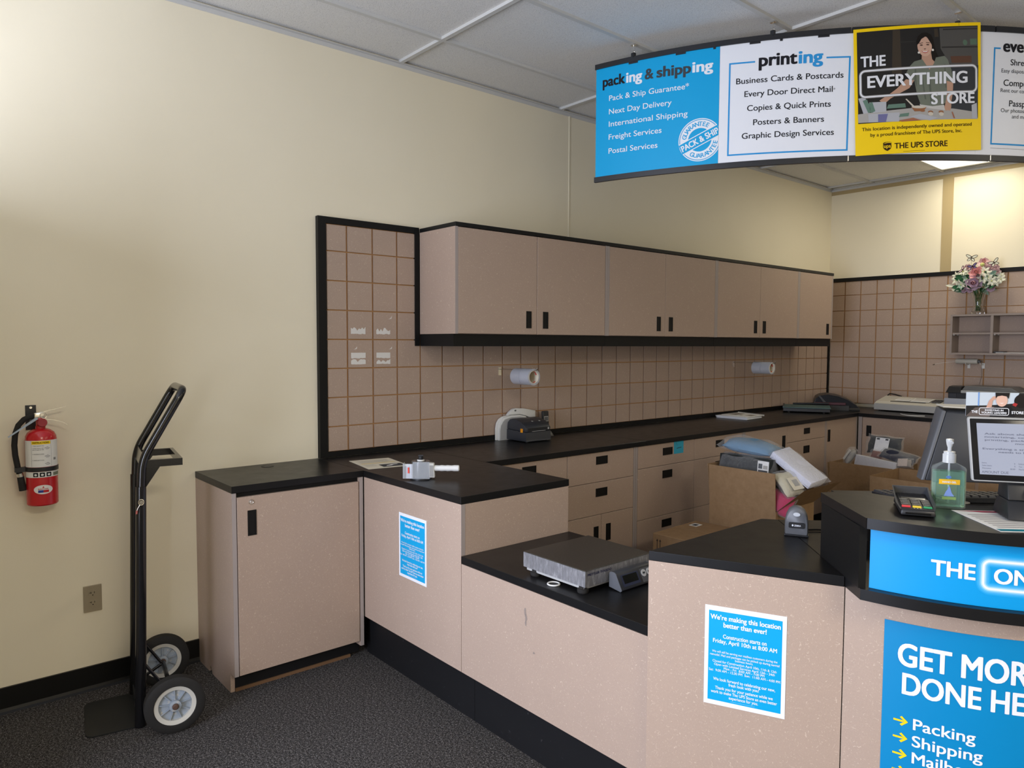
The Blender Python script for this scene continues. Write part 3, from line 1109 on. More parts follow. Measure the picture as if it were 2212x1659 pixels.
# hangers
for x in (1.028, 1.646, 2.264, 2.66):
    a = -math.acos((x - SC[0]) / SR)
    X, Y = SC[0] + SR * cos(a), SC[1] + SR * sin(a)
    h = MB(o).box(X - .009, X + .009, Y - .009, Y + .009, 3.010, 3.034)
    h = h.build('hanger', 'plastic_black', t)
    b = MB(o)
    pts = [(X, Y, 3.030 + .0), (X + .006, Y, 3.040), (X, Y, 3.048)] + [(X, Y, 3.048 + .024 * i / 4) for i in range(1, 5)]
    b.tube(pts, .0016, 8)
    b.tube([(X + .005 * cos(i * .6), Y, 3.037 + .006 * sin(i * .6)) for i in range(11)], .0012, 6)
    b.box(X - .014, X + .014, Y - .008, Y + .008, 3.072, 3.078)
    b.build('hook', 'chrome', h)

# ------------------------------------------------------------------ yellow poster fixed over the sign
PW, PH = .583, .586
t = thing('poster', 'yellow-bordered poster of a smiling woman fixed over the hanging sign', 'poster', (2.16, 2.03, 2.70))
o = t.location
ORG = (sa(-48.58), 2.416)
PO = dict(cen=SC, r=SR + .012, a0=SA, rot=.045, org=ORG)


def art(name, mi, shapes, parent, off, lab=None):
    mb = MB(o)
    for s_ in shapes:
        sheet(mb, FL, s_, 0, None, off)
    bend(mb, **PO)
    return mb.build(name, mi, parent, lab)


mb = MB()
mb.box(0, PW, 0, PH, -.003, 0)
mb.o = Vector(o)
mb.xf(Matrix.Translation(-mb.o))
bend(mb, **PO)
bd = mb.build('backing', 'yellow', t)


def A(cx, cy):
    v = (cy - (285 - (cx - 345) * .0588)) / 780
    return (.014 + (cx - (345 - 42 * v)) / 1020 * .554, .571 - v * .423)


Q = lambda *p: [A(*c) for c in p]


def blob(cx, cy, rx, ry, n=18, rot=0.):
    return [A(cx + rx * cos(a) * cos(rot) - ry * sin(a) * sin(rot), cy + rx * cos(a) * sin(rot) + ry * sin(a) * cos(rot)) for a in [2 * pi * i / n for i in range(n)]]


ph = art('photo', flat('photo_dark_room', (.022, .021, .020)), [rect(.014, .568, .148, .571)], t, .0006)
def PF(nm, col, shapes, off):
    for s_ in shapes:
        art(nm, flat('printed_' + nm, col), [s_], ph, off)



PF('wall_board', (.052, .040, .028), [Q((640, 270), (700, 266), (690, 640), (610, 640)), Q((985, 262), (1015, 260), (1020, 330), (985, 332))], .0008)
PF('back_shelves', (.085, .082, .076), [Q((1030, 255), (1362, 232), (1350, 560), (1110, 570), (1030, 430))], .0008)
PF('shelf_board', (.035, .033, .031), [Q((1040, 412), (1355, 398), (1355, 410), (1040, 424)), Q((1060, 262), (1362, 246), (1362, 256), (1060, 274)), Q((690, 372), (825, 366), (825, 374), (690, 380))], .001)
PF('shelf_jar', (.10, .16, .11), [blob(1245, 372, 20, 24), Q((1290, 340), (1350, 335), (1348, 386), (1290, 390))], .0011)
PF('shelf_books', (.11, .055, .035), [Q((1110, 492), (1295, 482), (1293, 540), (1118, 548))], .0011)
PF('cupboard', (.040, .044, .050), [Q((1090, 575), (1352, 560), (1322, 965), (1075, 975))], .0010)
PF('table', (.40, .385, .36), [Q((304, 985), (560, 955), (850, 925), (1110, 935), (1318, 960), (1318, 1017), (304, 1059))], .0012)
hair = Q((830, 420), (828, 370), (845, 325), (880, 298), (920, 295), (955, 312), (972, 350), (978, 410), (992, 460), (1008, 500), (1000, 545), (975, 560), (955, 520), (860, 520), (868, 560), (862, 600), (848, 590), (842, 540), (855, 480))
PF('hair', (.012, .009, .008), [hair], .0013)
PF('neck', (.50, .30, .21), [Q((870, 460), (945, 455), (952, 520), (975, 545), (925, 608), (880, 565), (862, 530))], .0015)
blouse = Q((868, 520), (905, 580), (925, 610), (965, 555), (985, 505), (1060, 490), (1085, 520), (1110, 600), (1128, 720), (1065, 735), (1065, 800), (1050, 880), (1020, 905), (930, 918), (830, 905), (805, 820), (790, 700), (745, 690), (722, 645), (760, 580), (800, 540))
PF('blouse', (.165, .185, .145), [blouse], .0016)
PF('blouse_fold', (.11, .125, .10), [Q((790, 690), (800, 600), (812, 600), (806, 760)), Q((905, 640), (925, 640), (930, 900), (915, 900)), Q((1050, 560), (1062, 560), (1060, 760), (1050, 760)), Q((850, 660), (862, 660), (880, 860), (868, 860))], .0018)
arm1 = Q((722, 690), (790, 700), (745, 765), (660, 810), (580, 855), (545, 885), (500, 880), (490, 870), (520, 850), (560, 828), (640, 770))
arm2 = Q((1065, 700), (1120, 715), (1112, 800), (1095, 870), (1090, 925), (1078, 955), (1060, 950), (1040, 955), (1030, 930), (1045, 880), (1062, 800))
PF('arm', (.50, .30, .21), [arm1], .0017)
PF('arm', (.50, .30, .21), [arm2], .0017)
PF('face', (.60, .38, .28), [blob(895, 412, 61, 84, 26)], .0019)
PF('fringe', (.012, .009, .008), [Q((834, 400), (838, 350), (870, 318), (900, 312), (905, 330), (872, 350), (850, 385)), Q((900, 314), (935, 322), (958, 360), (962, 410), (945, 380), (925, 345))], .0021)
PF('face_feature', (.05, .022, .016), [blob(868, 402, 13, 5), blob(922, 398, 13, 5), Q((850, 386), (882, 380), (882, 385), (850, 391)), Q((908, 378), (940, 380), (940, 385), (908, 383)), Q((886, 432), (906, 431), (902, 437), (890, 438))], .0022)
PF('smile', (.48, .10, .09), [Q((866, 448), (896, 456), (928, 444), (915, 464), (895, 470), (876, 464))], .0022)
PF('teeth', (.85, .82, .78), [Q((872, 450), (896, 456), (922, 448), (910, 459), (895, 462), (880, 459))], .0024)
PF('earring', (.75, .72, .66), [blob(843, 465, 10, 9), blob(962, 442, 9, 10)], .0023)
PF('white_skirt', (.55, .54, .51), [Q((822, 900), (930, 918), (1030, 905), (1035, 950), (830, 930))], .0015)
PF('package', (.44, .45, .48), [Q((318, 850), (375, 838), (400, 975), (350, 980)), Q((405, 885), (545, 880), (540, 965), (430, 975)), Q((390, 985), (650, 972), (640, 1050), (388, 1056)), Q((730, 1010), (820, 985), (970, 1015), (900, 1040)), Q((1270, 900), (1318, 880), (1316, 1015), (1268, 1015))], .0021)
PF('green_box', (.13, .22, .17), [Q((352, 870), (388, 858), (420, 965), (390, 975)), Q((385, 900), (430, 880), (450, 960), (415, 975)), Q((560, 905), (700, 895), (705, 930), (545, 940)), Q((655, 985), (730, 975), (720, 1005), (640, 1012))], .0022)
PF('lilac_band', (.16, .16, .32), [Q((470, 988), (552, 984), (530, 1055), (466, 1056))], .0023)
PF('pot', (.30, .13, .06), [Q((748, 925), (878, 928), (850, 962), (775, 964)), blob(910, 968, 22, 12), blob(1000, 966, 22, 12), blob(842, 958, 22, 10)], .0022)
PF('pot_filling', (.60, .55, .46), [blob(812, 926, 60, 12), blob(910, 984, 22, 16), blob(1000, 984, 22, 16), Q((705, 860), (715, 856), (782, 925), (770, 935))], .0024)
PF('table_item', (.35, .14, .08), [Q((640, 1040), (760, 1018), (830, 1040), (660, 1052)), Q((1090, 965), (1100, 962), (1118, 1018), (1105, 1018))], .0022)
fz = lambda d: (lambda c: Vector((c.x, c.y, d + c.z)))


def pline(parent, name, m_, d, *a, **k):
    mb = MB(o)
    write(mb, fz(d), *a, **k)
    bend(mb, **PO)
    return mb.build(name, m_, parent)


pline(ph, 'heading', 'white', .0032, 'THE', .028, .409, .047, .112, .03)
pline(ph, 'heading', 'white', .0032, 'EVERYTHING', .0564, .3115, .052, .46, .03)
pline(ph, 'heading', 'white', .0032, 'STORE', .344, .218, .047, .206, .03)
rb = rrect(.026, .559, .2695, .3895, .022)
for d, w, m_, nm in ((.0032, .0062, 'white', 'heading_frame'), (.0028, .013, flat('printed_glow_ring', (.30, .29, .28)), 'heading_frame_halo')):
    mb = MB(o)
    outline(mb, fz(d), rb, w)
    bend(mb, **PO)
    mb.build(nm, m_, ph)
pline(t, 'small_print', 'inkbrown', .0012, 'This location is independently owned and operated', .0296, .113, .0155, .507, .010)
pline(t, 'small_print', 'inkbrown', .0012, 'by a proud franchisee of The UPS Store, Inc.', .0675, .0845, .0155, .4225, .010)
pline(t, 'store_name', 'inkbrown', .0012, 'THE UPS STORE', .175, .0225, .0255, .2455, .022)
mb = MB(o)
outline(mb, fz(.0012), [(.215, .0075), (.315, .0075)], .0012, closed=False)
bend(mb, **PO)
mb.build('small_print', 'inkbrown', t)
shield = [(.124, .052), (.133, .055), (.143, .056), (.153, .0555), (.161, .053), (.161, .032), (.158, .024), (.152, .019), (.1425, .0135), (.133, .019), (.127, .024), (.124, .032)]
mb = MB(o)
sheet(mb, fz(.0012), shield)
bend(mb, **PO)
sh = mb.build('shield_emblem', 'inkbrown', t)
pline(sh, 'shield_lettering', 'yellow', .0016, 'ups', .1425, .0285, .0165, .031, .02, 'c')
mb = MB(o)
sheet(mb, fz(.0016), [(.126, .0475), (.136, .0525), (.148, .054), (.1595, .052), (.1595, .0495), (.148, .051), (.136, .0495)])
bend(mb, **PO)
mb.build('shield_swoosh', 'yellow', sh)


# ================================================================== NOTICES
NOTE = [('We\u2019re making this location', .112, .0135, .86, .030), ('better than ever!', .182, .0135, .53, .030), ('Construction starts on', .297, .0112, .535, .022), ('Friday, April 10th at 8:00 AM', .350, .0112, .785, .022),
        ('We will still be serving our mailbox customers during the', .457, .0062, .80, .012), ('remodel. Mail and packages can be picked up during normal', .490, .0062, .85, .012), ('business hours.', .519, .0062, .22, .012),
        ('Closed for Construction April 10th, 11th & 12th', .555, .0066, .785, .012), ('Open with Limited Services April 13th - 24th', .587, .0066, .745, .012), ('Mon - Fri:  8:00 AM - 7:00 PM', .617, .0066, .50, .012), ('Sat:  9:00 AM - 12:30 PM  Sun:  11:00 AM - 4:00 PM', .648, .0066, .875, .012),
        ('We look forward to celebrating our new,', .737, .0085, .76, .018), ('fresh look with you!', .775, .0085, .375, .018), ('Thank you for your patience while we', .824, .0085, .71, .018), ('work to make The UPS Store an even better', .866, .0085, .815, .018), ('experience for you.', .905, .0085, .36, .018)]


def notice(label, org, u, w, h):
    """letter-size notice: org is its lower left corner, u the direction along the counter front"""
    u = Vector((*u, 0)).normalized()
    v = Vector((0, 0, 1))
    n = u.cross(v)
    org = Vector(org)
    t = thing('notice', label, 'notice', org, 0, 'remodelling notices on the counter')
    P = lambda off: plane(org, u, v, off)
    b = MB(org)
    c = [org + u * x + v * y for x, y in ((0, 0), (w, 0), (w, h), (0, h))]
    b.hexa(c, [p + n * .0012 for p in c])
    b.build('sheet', 'white', t)
    b = MB(org)
    sheet(b, P(.0016), rect(w * .05, w * .95, h * .045, h * .952))
    f = b.build('blue_field', 'blue', t)
    for txt, y, ch, fw_, bo in NOTE:
        b = MB(org)
        write(b, P(.0020), txt, w * .5, h * (1 - y) - ch * .42, ch, w * fw_, bo, 'c')
        b.build('text_line', 'white', f)
    b = MB(org)
    sheet(b, P(.0020), rect(w * .34, w * .64, h * .0605, h * .0615))
    b.build('text_line', 'white', f)


notice('blue notice on the pink front of the high counter, left one of the two', (.803, .0013, .486), (1, 0), .218, .286)
pn = Vector((2.3755, .0482)) - nn * .0003
notice('blue notice on the angled tan counter front, right one of the two', (pn.x, pn.y, .494), (ud.x, ud.y), .220, .287)

# large poster on the kiosk body -------------------------------------------
t = thing('poster', 'large blue poster with white lettering and yellow arrows on the kiosk front', 'poster', (2.81, .20, .30))
o = t.location
RB = .679
kb = RB * pi / 180
fnk = lambda off: arc(KC, RB + .0005, R_(-81), off)
ks = lambda a: (a + 81) * kb
KP = dict(cen=KC, r=RB + .0005, a0=R_(-81), step=.012)
b = MB(o)
sheet(b, fnk(.0008), rect(0, .56, .16, .828), 0, .02)
pb2 = b.build('sheet', 'blue2', t, smooth=30)
for nm, m_, txt, a, z, h, w, bo in (('heading', 'white', 'GET MORE', -78.24, .7205, .0555, .305, .03), ('heading', 'white', 'DONE HERE', -77.28, .6485, .0520, .325, .03),
                                    ('service_line', 'white', 'Packing', -74.97, .5625, .0275, (74.97 - 63.79) * kb, .016), ('service_line', 'white', 'Shipping', -75.08, .5195, .0275, .150, .016), ('service_line', 'white', 'Mailboxes', -75.0, .4765, .0275, .172, .016),
                                    ('service_line', 'white', 'Printing', -75.0, .4335, .0275, .140, .016)):
    b = MB(o)
    write(b, FL, txt, ks(a), z, h, w, bo)
    bend(lift(b, .0018), **KP).build(nm, m_, pb2)
for z in (.577, .534, .491, .448):
    b = MB(o)
    x0, x1 = ks(-78.67), ks(-75.9)
    w = .0048
    sheet(b, FL, [(x0, z - w / 2), (x1 - .0125, z - w / 2), (x1 - .0125, z + w / 2), (x0, z + w / 2)])
    sheet(b, FL, [(x1 - .0125, z - w / 2), (x1 - .0075, z), (x1 - .0125, z + w / 2)])
    for sgn in (1, -1):
        sheet(b, FL, [(x1, z), (x1 - .014, z + sgn * .0125), (x1 - .0185, z + sgn * .009), (x1 - .0075, z)][::sgn])
    bend(lift(b, .0018), **KP).build('arrow', 'yellow', pb2)

# ================================================================== LEFT WALL
t = thing('outlet', 'tan double power outlet low on the wall behind the hand truck', 'outlet', (0, -1.064, .404))
o = t.location
MB(o).box(.0003, .006, -1.0995, -1.0285, .346, .462, bev=.002).build('cover_plate', 'ivory', t)
dark = flat('outlet_slot', (.015, .012, .008))
for zc in (.4255, .3835):
    b = MB(o)
    pts = [(-1.064 + .0165 * cos(a), zc + max(-.0125, min(.0125, .0165 * sin(a)))) for a in [2 * pi * k / 28 for k in range(28)]]
    b.prism(pts, .0062, .0082, axis='x')
    rc = b.build('receptacle', 'ivory', t, smooth=40)
    b = MB(o)
    b.box(.0082, .0086, -1.0715, -1.0695, zc + .001, zc + .009).box(.0082, .0086, -1.0765, -1.0695, zc + .004, zc + .006)
    b.build('slot', dark, rc)
    MB(o).box(.0082, .0086, -1.0585, -1.0565, zc + .001, zc + .009).build('slot', dark, rc)
    MB(o).cyl((.0082, -1.064, zc - .0055), (.0086, -1.064, zc - .0055), .0024, n=12).build('slot', dark, rc)
MB(o).cyl((.006, -1.064, .4045), (.0072, -1.064, .4045), .003, n=12).build('screw', 'ivory', t)

# fire extinguisher -----------------------------------------------------------
EX, EY = .088, -1.2475
t = thing('fire_extinguisher', 'red fire extinguisher with instruction label hung on the cream wall', 'fire extinguisher', (EX, EY, .863))
o = t.location
ER = .0555
prof = [(.035, .866), (ER - .004, .863), (ER, .868), (ER, 1.128), (ER - .002, 1.143), (ER - .009, 1.157), (ER - .022, 1.167), (.024, 1.171), (.018, 1.172)]
MB(o).lathe([(r, z - .863) for r, z in prof], (EX, EY, .863), n=48).build('cylinder', 'red', t, smooth=35)
MB(o).lathe([(.018, 0), (.018, .010), (.0155, .012), (.0155, .040), (.013, .043)], (EX, EY, 1.172), n=24).build('neck_collar', 'red', t, smooth=35)
b = MB(o)
b.hexa([(EX - .012, EY - .022, 1.212), (EX + .012, EY - .022, 1.212), (EX + .012, EY + .016, 1.212), (EX - .012, EY + .016, 1.212)], [(EX - .011, EY - .020, 1.236), (EX + .011, EY - .020, 1.236), (EX + .011, EY + .012, 1.240), (EX - .011, EY + .012, 1.240)], bev=.003)
b.build('valve_body', 'chrome', t, smooth=40)
b = MB(o).hexa([(EX - .008, EY - .015, 1.232), (EX + .008, EY - .015, 1.232), (EX + .006, EY + .088, 1.256), (EX - .006, EY + .088, 1.256)], [(EX - .008, EY - .015, 1.236), (EX + .008, EY - .015, 1.236), (EX + .006, EY + .088, 1.259), (EX - .006, EY + .088, 1.259)])
b.build('squeeze_lever', 'chrome', t)
b = MB(o)
pts = [(EX, EY + .012, 1.212), (EX, EY + .045, 1.206), (EX, EY + .075, 1.196), (EX, EY + .096, 1.182)]
for p, q in zip(pts, pts[1:]):
    b.hexa([(p[0] - .009, p[1], p[2] - .003), (p[0] + .009, p[1], p[2] - .003), (q[0] + .009, q[1], q[2] - .003), (q[0] - .009, q[1], q[2] - .003)], [(p[0] - .009, p[1], p[2]), (p[0] + .009, p[1], p[2]), (q[0] + .009, q[1], q[2]), (q[0] - .009, q[1], q[2])])
b.build('carry_handle', 'chrome', t)
b = MB(o).hexa([(EX + .014, EY - .112, 1.144), (EX + .026, EY - .112, 1.144), (EX + .028, EY - .010, 1.213), (EX + .010, EY - .010, 1.213)], [(EX + .014, EY - .112, 1.148), (EX + .026, EY - .112, 1.148), (EX + .028, EY - .016, 1.219), (EX + .010, EY - .016, 1.219)])
b.build('inspection_tag', flat('pale_tag_plastic', (.42, .50, .60), .3), t)
b = MB(o).lathe([(.002, 0), (.0175, 0), (.0175, .010), (.0150, .013), (.002, .013)], (EX + .016, EY + .004, 1.197), (1, 0, 0), 24)
b.build('pressure_gauge', flat('gauge_red_rim', (.35, .05, .06), .25), t, smooth=40)
b = MB(o).tube([(EX + .020, EY + .010 + .011 * cos(a), 1.226 + .012 * sin(a)) for a in [2 * pi * k / 20 for k in range(20)]], .0013, 6, closed=True)
b.build('pull_pin_ring', 'chrome', t, smooth=60)
hose = [(EX, EY - .020, 1.222), (EX, EY - .036, 1.221), (EX, EY - .055, 1.212), (EX, EY - .074, 1.190), (EX, EY - .086, 1.155), (EX, EY - .090, 1.110), (EX, EY - .088, 1.070), (EX, EY - .081, 1.020), (EX, EY - .076, .996)]
MB(o).tube(hose, .0105, 14).build('hose', 'rubber', t, smooth=60)
MB(o).cyl((EX, EY - .030, 1.222), (EX, EY - .018, 1.223), .0095, n=16).build('hose_ferrule', 'chrome', t, smooth=40)
MB(o).cyl((EX, EY - .076, .996), (EX, EY - .073, .982), .0115, .0115).build('nozzle_ring', 'chrome', t, smooth=40)
MB(o).cyl((EX, EY - .073, .982), (EX, EY - .066, .926), .012, .0135).build('nozzle', 'rubber', t, smooth=40)
b = MB(o).lathe([(ER + .0005, 0), (ER + .003, 0), (ER + .003, .017), (ER + .0005, .017)], (EX, EY, 1.003), n=48, cap=False)
b.box(EX - .012, EX + .012, EY - .092, EY - ER, 1.002, 1.020)
b.box(EX - .0875, EX - ER + .01, EY - .02, EY + .02, 1.002, 1.020)
b.build('retaining_strap', 'plastic_black', t, smooth=40)
b = MB(o).box(.0005, .004, EY - .040, EY - .002, 1.16, 1.262, bev=.001).box(.004, EX - .01, EY - .03, EY - .012, 1.20, 1.208)
b.build('wall_bracket', 'plastic_black', t)
MB(o).cyl((.004, EY - .021, 1.252), (.007, EY - .021, 1.252), .005, n=14).build('bracket_screw', 'chrome', t)
efn = lambda off: arc((EX, EY), ER, R_(-8), off)


def wrap(mb, pts, off, mi=0):
    return sheet(mb, efn(off), pts, mi, .005)


b = MB(o)
wrap(b, rect(-.072, .080, 1.021, 1.128), .0006)
lb = b.build('instruction_label', 'paper', t, smooth=40)
b = MB(o); wrap(b, rect(-.033, .034, 1.113, 1.126), .0009); b.build('label_heading_bar', 'yellow', lb)
b = MB(o); write(b, efn(.0012), 'INSTRUCTIONS', .0, 1.1165, .0062, .056, .025, 'c'); b.build('label_heading', 'ink', lb)
ink2 = flat('faint_label_ink', (.16, .16, .17))
for txt, z in (('1  PULL SAFETY PIN', 1.105), ('2  START FROM 6 FEET', 1.0955), ('    AIM AT BASE OF FIRE', 1.0895), ('3  SQUEEZE LEVER', 1.072), ('4  SWEEP SIDE TO SIDE', 1.0475)):
    b = MB(o); write(b, efn(.0010), txt, -.030, z, .0032, .040, .01); b.build('label_line', ink2, lb)
for zc in (1.099, 1.066, 1.036):
    b = MB(o)
    for pts in ([(.012, zc - .002), (.022, zc + .002)], [(.022, zc + .002), (.031, zc - .003)], [(.021, zc - .006), (.023, zc + .006)], [(.016, zc - .005), (.028, zc - .005)]):
        wrap(b, [(pts[0][0], pts[0][1] - .0009), (pts[1][0], pts[1][1] - .0009), (pts[1][0], pts[1][1] + .0009), (pts[0][0], pts[0][1] + .0009)], .0010)
    b.build('pictogram', ink2, lb)
b = MB(o); wrap(b, rect(-.0345, -.0338, 1.023, 1.127), .0009); b.build('label_rule', ink2, lb)
b = MB(o); wrap(b, rect(.0355, .0362, 1.023, 1.127), .0009); b.build('label_rule', ink2, lb)
for x_, z_ in ((.046, 1.046), (.049, 1.046), (.0525, 1.046), (.055, 1.046)):
    b = MB(o); wrap(b, rect(x_, x_ + .0016, z_, z_ + .010), .0010); b.build('barcode_bar', 'ink', lb)
b = MB(o); wrap(b, rect(-.072, .080, .979, 1.002), .0006); lb2 = b.build('class_label', 'paper', t, smooth=40)
for x_ in (-.030, -.007, .016):
    b = MB(o); wrap(b, rrect(x_, x_ + .018, .982, .999, .0025), .0009); q_ = b.build('class_pictogram', 'ink', lb2)
    b = MB(o); wrap(b, ell(x_ + .009, .990, .0050, .0045, 9), .0012); b.build('pictogram_detail', 'paper', lb2)
b = MB(o); wrap(b, rect(.042, .078, .983, .996), .0009); b.build('label_block', flat('label_green_grey', (.20, .22, .16)), lb2)
b = MB(o); wrap(b, ell(.004, .930, .0335, .0185, 32), .0006); bg = b.build('badge', 'paper', t, smooth=40)
b = MB(o); write(b, efn(.0010), 'BADGER', .004, .9305, .0045, .036, .02, 'c'); b.build('badge_lettering', 'red', bg)
b = MB(o); wrap(b, rect(-.014, .004, .918, .928), .0010); wrap(b, ell(-.004, .923, .003, .0025, 10), .0013); b.build('badge_emblem_half', flat('badge_blue', (.03, .05, .30)), bg)
b = MB(o); wrap(b, rect(.004, .023, .918, .928), .0010); b.build('badge_emblem_half', 'red', bg)
b = MB(o); wrap(b, [(.0005, .937), (.0075, .937), (.0065, .940), (.004, .944), (.0015, .940)], .0010); b.build('badge_flame', 'red', bg)

# ================================================================== HAND TRUCK
t = thing('hand_truck', 'black two-wheeled hand truck standing upright by the cream wall', 'hand truck', (.324, -.983, 0), R_(-9.5))
b = MB()
pl_ = [(-.160, .012), (-.158, -.150), (-.148, -.168), (-.130, -.176), (.130, -.176), (.148, -.168), (.158, -.150), (.160, .012)]
b.prism(pl_, .001, .006)
b.box(-.15, .15, .004, .010, .006, .05)
b.build('toe_plate', flat('worn_black_plate', (.016, .017, .017), .5), t)
for x in (-.158, .158):
    MB().tube([(x, .012, .004), (x, .020, .25), (x, .036, .96)], [.0200, .0200, .0190], 16).build('rail', 'gunmetal', t, smooth=50)
    MB().cyl((x, .0175, .0), (x, .0175, .27), .0215, .0215).build('rail_sleeve', 'gunmetal', t, smooth=50) if x > 9 else None
hp = []
A_, B_ = Vector((-.158, .040, 1.045)), Vector((-.158, .192, 1.315))
dirh = (B_ - A_).normalized()


def fillet(pts, r, n=6):
    out = [Vector(pts[0])]
    for a, p, c in zip(pts, pts[1:], pts[2:]):
        a, p, c = Vector(a), Vector(p), Vector(c)
        u, v = (a - p).normalized(), (c - p).normalized()
        rr = min(r, (a - p).length * .49, (c - p).length * .49)
        p0, p1 = p + u * rr, p + v * rr
        for i in range(n + 1):
            k = i / n
            out.append(p0 * (1 - k) ** 2 + p * 2 * k * (1 - k) + p1 * k ** 2)
    out.append(Vector(pts[-1]))
    return out


path = fillet([(-.158, .034, .90), (-.158, .042, 1.062), (-.158, .195, 1.335), (.158, .195, 1.335), (.158, .042, 1.062), (.158, .034, .90)], .050, 7)
MB().tube(path, .0160, 14).build('handle', 'gunmetal', t, 'glossy black looped upper handle', smooth=50)
MB().hexa([(-.145, .036, 1.035), (.145, .036, 1.035), (.145, .040, 1.035), (-.145, .040, 1.035)], [(-.145, .046, 1.085), (.145, .046, 1.085), (.145, .050, 1.085), (-.145, .050, 1.085)]).build('cross_plate', 'gunmetal', t)
MB().box(-.14, .14, .024, .030, .52, .56).build('cross_plate', 'gunmetal', t)
MB().box(-.14, .14, .012, .018, .10, .14).build('cross_plate', 'gunmetal', t)
b = MB()
for x in (-.158, .158):
    b.box(x - .008, x + .008, .055, .186, 1.034, 1.062)
b.box(-.150, .150, .172, .186, 1.034, 1.062)
b.build('folding_shelf', 'gunmetal', t)
for x in (-.158, .158):
    MB().prism([(.045, .955), (.053, .955), (.104, 1.033), (.045, 1.033)], x - .004, x + .004, axis='x').build('gusset', 'gunmetal', t)
b = MB().tube([(.180, .034 + .009 * cos(a), .902 + .011 * sin(a)) for a in [2 * pi * k / 16 for k in range(16)]], .002, 6, closed=True).cyl((.158, .034, .902), (.184, .034, .902), .007, n=12)
b.tube([(.180, .030, .892), (.181, .022, .880), (.181, .017, .866)], .0022, 8)
lp = b.build('locking_pin', 'chrome', t, smooth=50)
MB().cyl((.181, .0185, .871), (.181, .0165, .858), .0032, n=8).build('pin_tip', flat('pin_red_tip', (.45, .12, .10)), lp)
WY, WZ, WR = .128, .110, .110
MB().cyl((-.245, WY, WZ), (.292, WY, WZ), .009, n=14).build('axle', 'gunmetal', t, smooth=50)
for xw, face in ((.262, 1), (-.205, 1)):
    b = MB()
    w = .024
    prof = [(.078, -w), (.100, -w), (.110, -w * .72), (WR, -w * .35), (WR, w * .35), (.110, w * .72), (.100, w), (.078, w), (.072, w * .6), (.072, -w * .6), (.078, -w)]
    b.lathe(prof, (xw, WY, WZ), (1, 0, 0), 48, cap=False)
    wh = b.build('tyre', 'rubber', t, smooth=35)
    b = MB().lathe([(.060, .016), (.0785, .021), (.0785, -.021), (.060, -.016), (.060, .016)], (xw, WY, WZ), (1, 0, 0), 48, cap=False)
    b.build('rim', 'rim', t, smooth=35)
    b = MB().lathe([(.0, .004), (.062, .004), (.062, -.004), (0, -.004)], (xw, WY, WZ), (1, 0, 0), 40, cap=False)
    hub = b.build('wheel_disc', 'wheel', t, smooth=35)
    for k in range(9):
        a = 2 * pi * k / 9 + .2
        c_, s_ = cos(a), sin(a)
        q = []
        for r in (.016, .061):
            for e_ in (-.0016, .0016):
                q.append((WY + r * c_ - e_ * s_, WZ + r * s_ + e_ * c_))
        MB().prism([q[0], q[2], q[3], q[1]], xw - .013, xw + .013, axis='x').build('spoke', 'wheel', hub)
    MB().lathe([(.012, -.026), (.0215, -.024), (.0215, .024), (.015, .026), (.012, .026)], (xw, WY, WZ), (1, 0, 0), 28).build('hub', 'wheel', t, smooth=40)
    MB().lathe([(.0, .0), (.012, .0), (.012, .005), (.007, .010), (.0, .010)], (xw + .026, WY, WZ), (1, 0, 0), 18).build('axle_nut', flat('rusty_nut', (.10, .06, .045), .6), t, smooth=40)
for x in (-.158, .158):
    for z in (.245, .055):
        MB().tube([(x, .036 if z > .2 else .026, z), (x, WY - .012, WZ + (.010 if z > .2 else -.004)), (x, WY + .004, WZ)], .0062, 10).build('strut', 'gunmetal', t, smooth=50)

# ================================================================== THINGS ON THE LONG COUNTER
# flyers by the cupboard
def paper(name, lab, cat, c, ang, w, h, z, m_='paper', th=.0008):
    t = thing(name, lab, cat, (c[0], c[1], z), ang)
    MB().box(-w / 2, w / 2, -h / 2, h / 2, 0, th).build('sheet', m_, t)
    return t


HS = HC + .0004
t = paper('flyer', 'cream flyer with a dark picture lying near the tape dispenser', 'flyer', (.350, .163), R_(81), .216, .285, HS, 'cream')
fn = plane((0, 0, .0012), (1, 0, 0), (0, 1, 0))
b = MB(); sheet(b, fn, rect(-.09, .09, .005, .012)); b.build('yellow_rule', 'yellow', t)
b = MB(); sheet(b, fn, rect(-.02, .095, -.118, -.045)); pc_ = b.build('dark_picture', 'inkgrey', t)
b = MB(); sheet(b, plane((0, 0, .0016), (1, 0, 0), (0, 1, 0)), [(.0, -.10), (.03, -.095), (.05, -.075), (.075, -.07), (.07, -.06), (.04, -.065), (.01, -.085)]); b.build('picture_highlight', 'paper', pc_)
for y in (.035, .055, .075, .095):
    b = MB(); sheet(b, fn, rect(-.08, .075, y, y + .004)); b.build('printed_line', flat('grey_print', (.38, .37, .34)), t)
for y in (-.03, -.05, -.07):
    b = MB(); sheet(b, fn, rect(-.09, -.035, y, y + .003)); b.build('printed_line', 'grey_print', t)

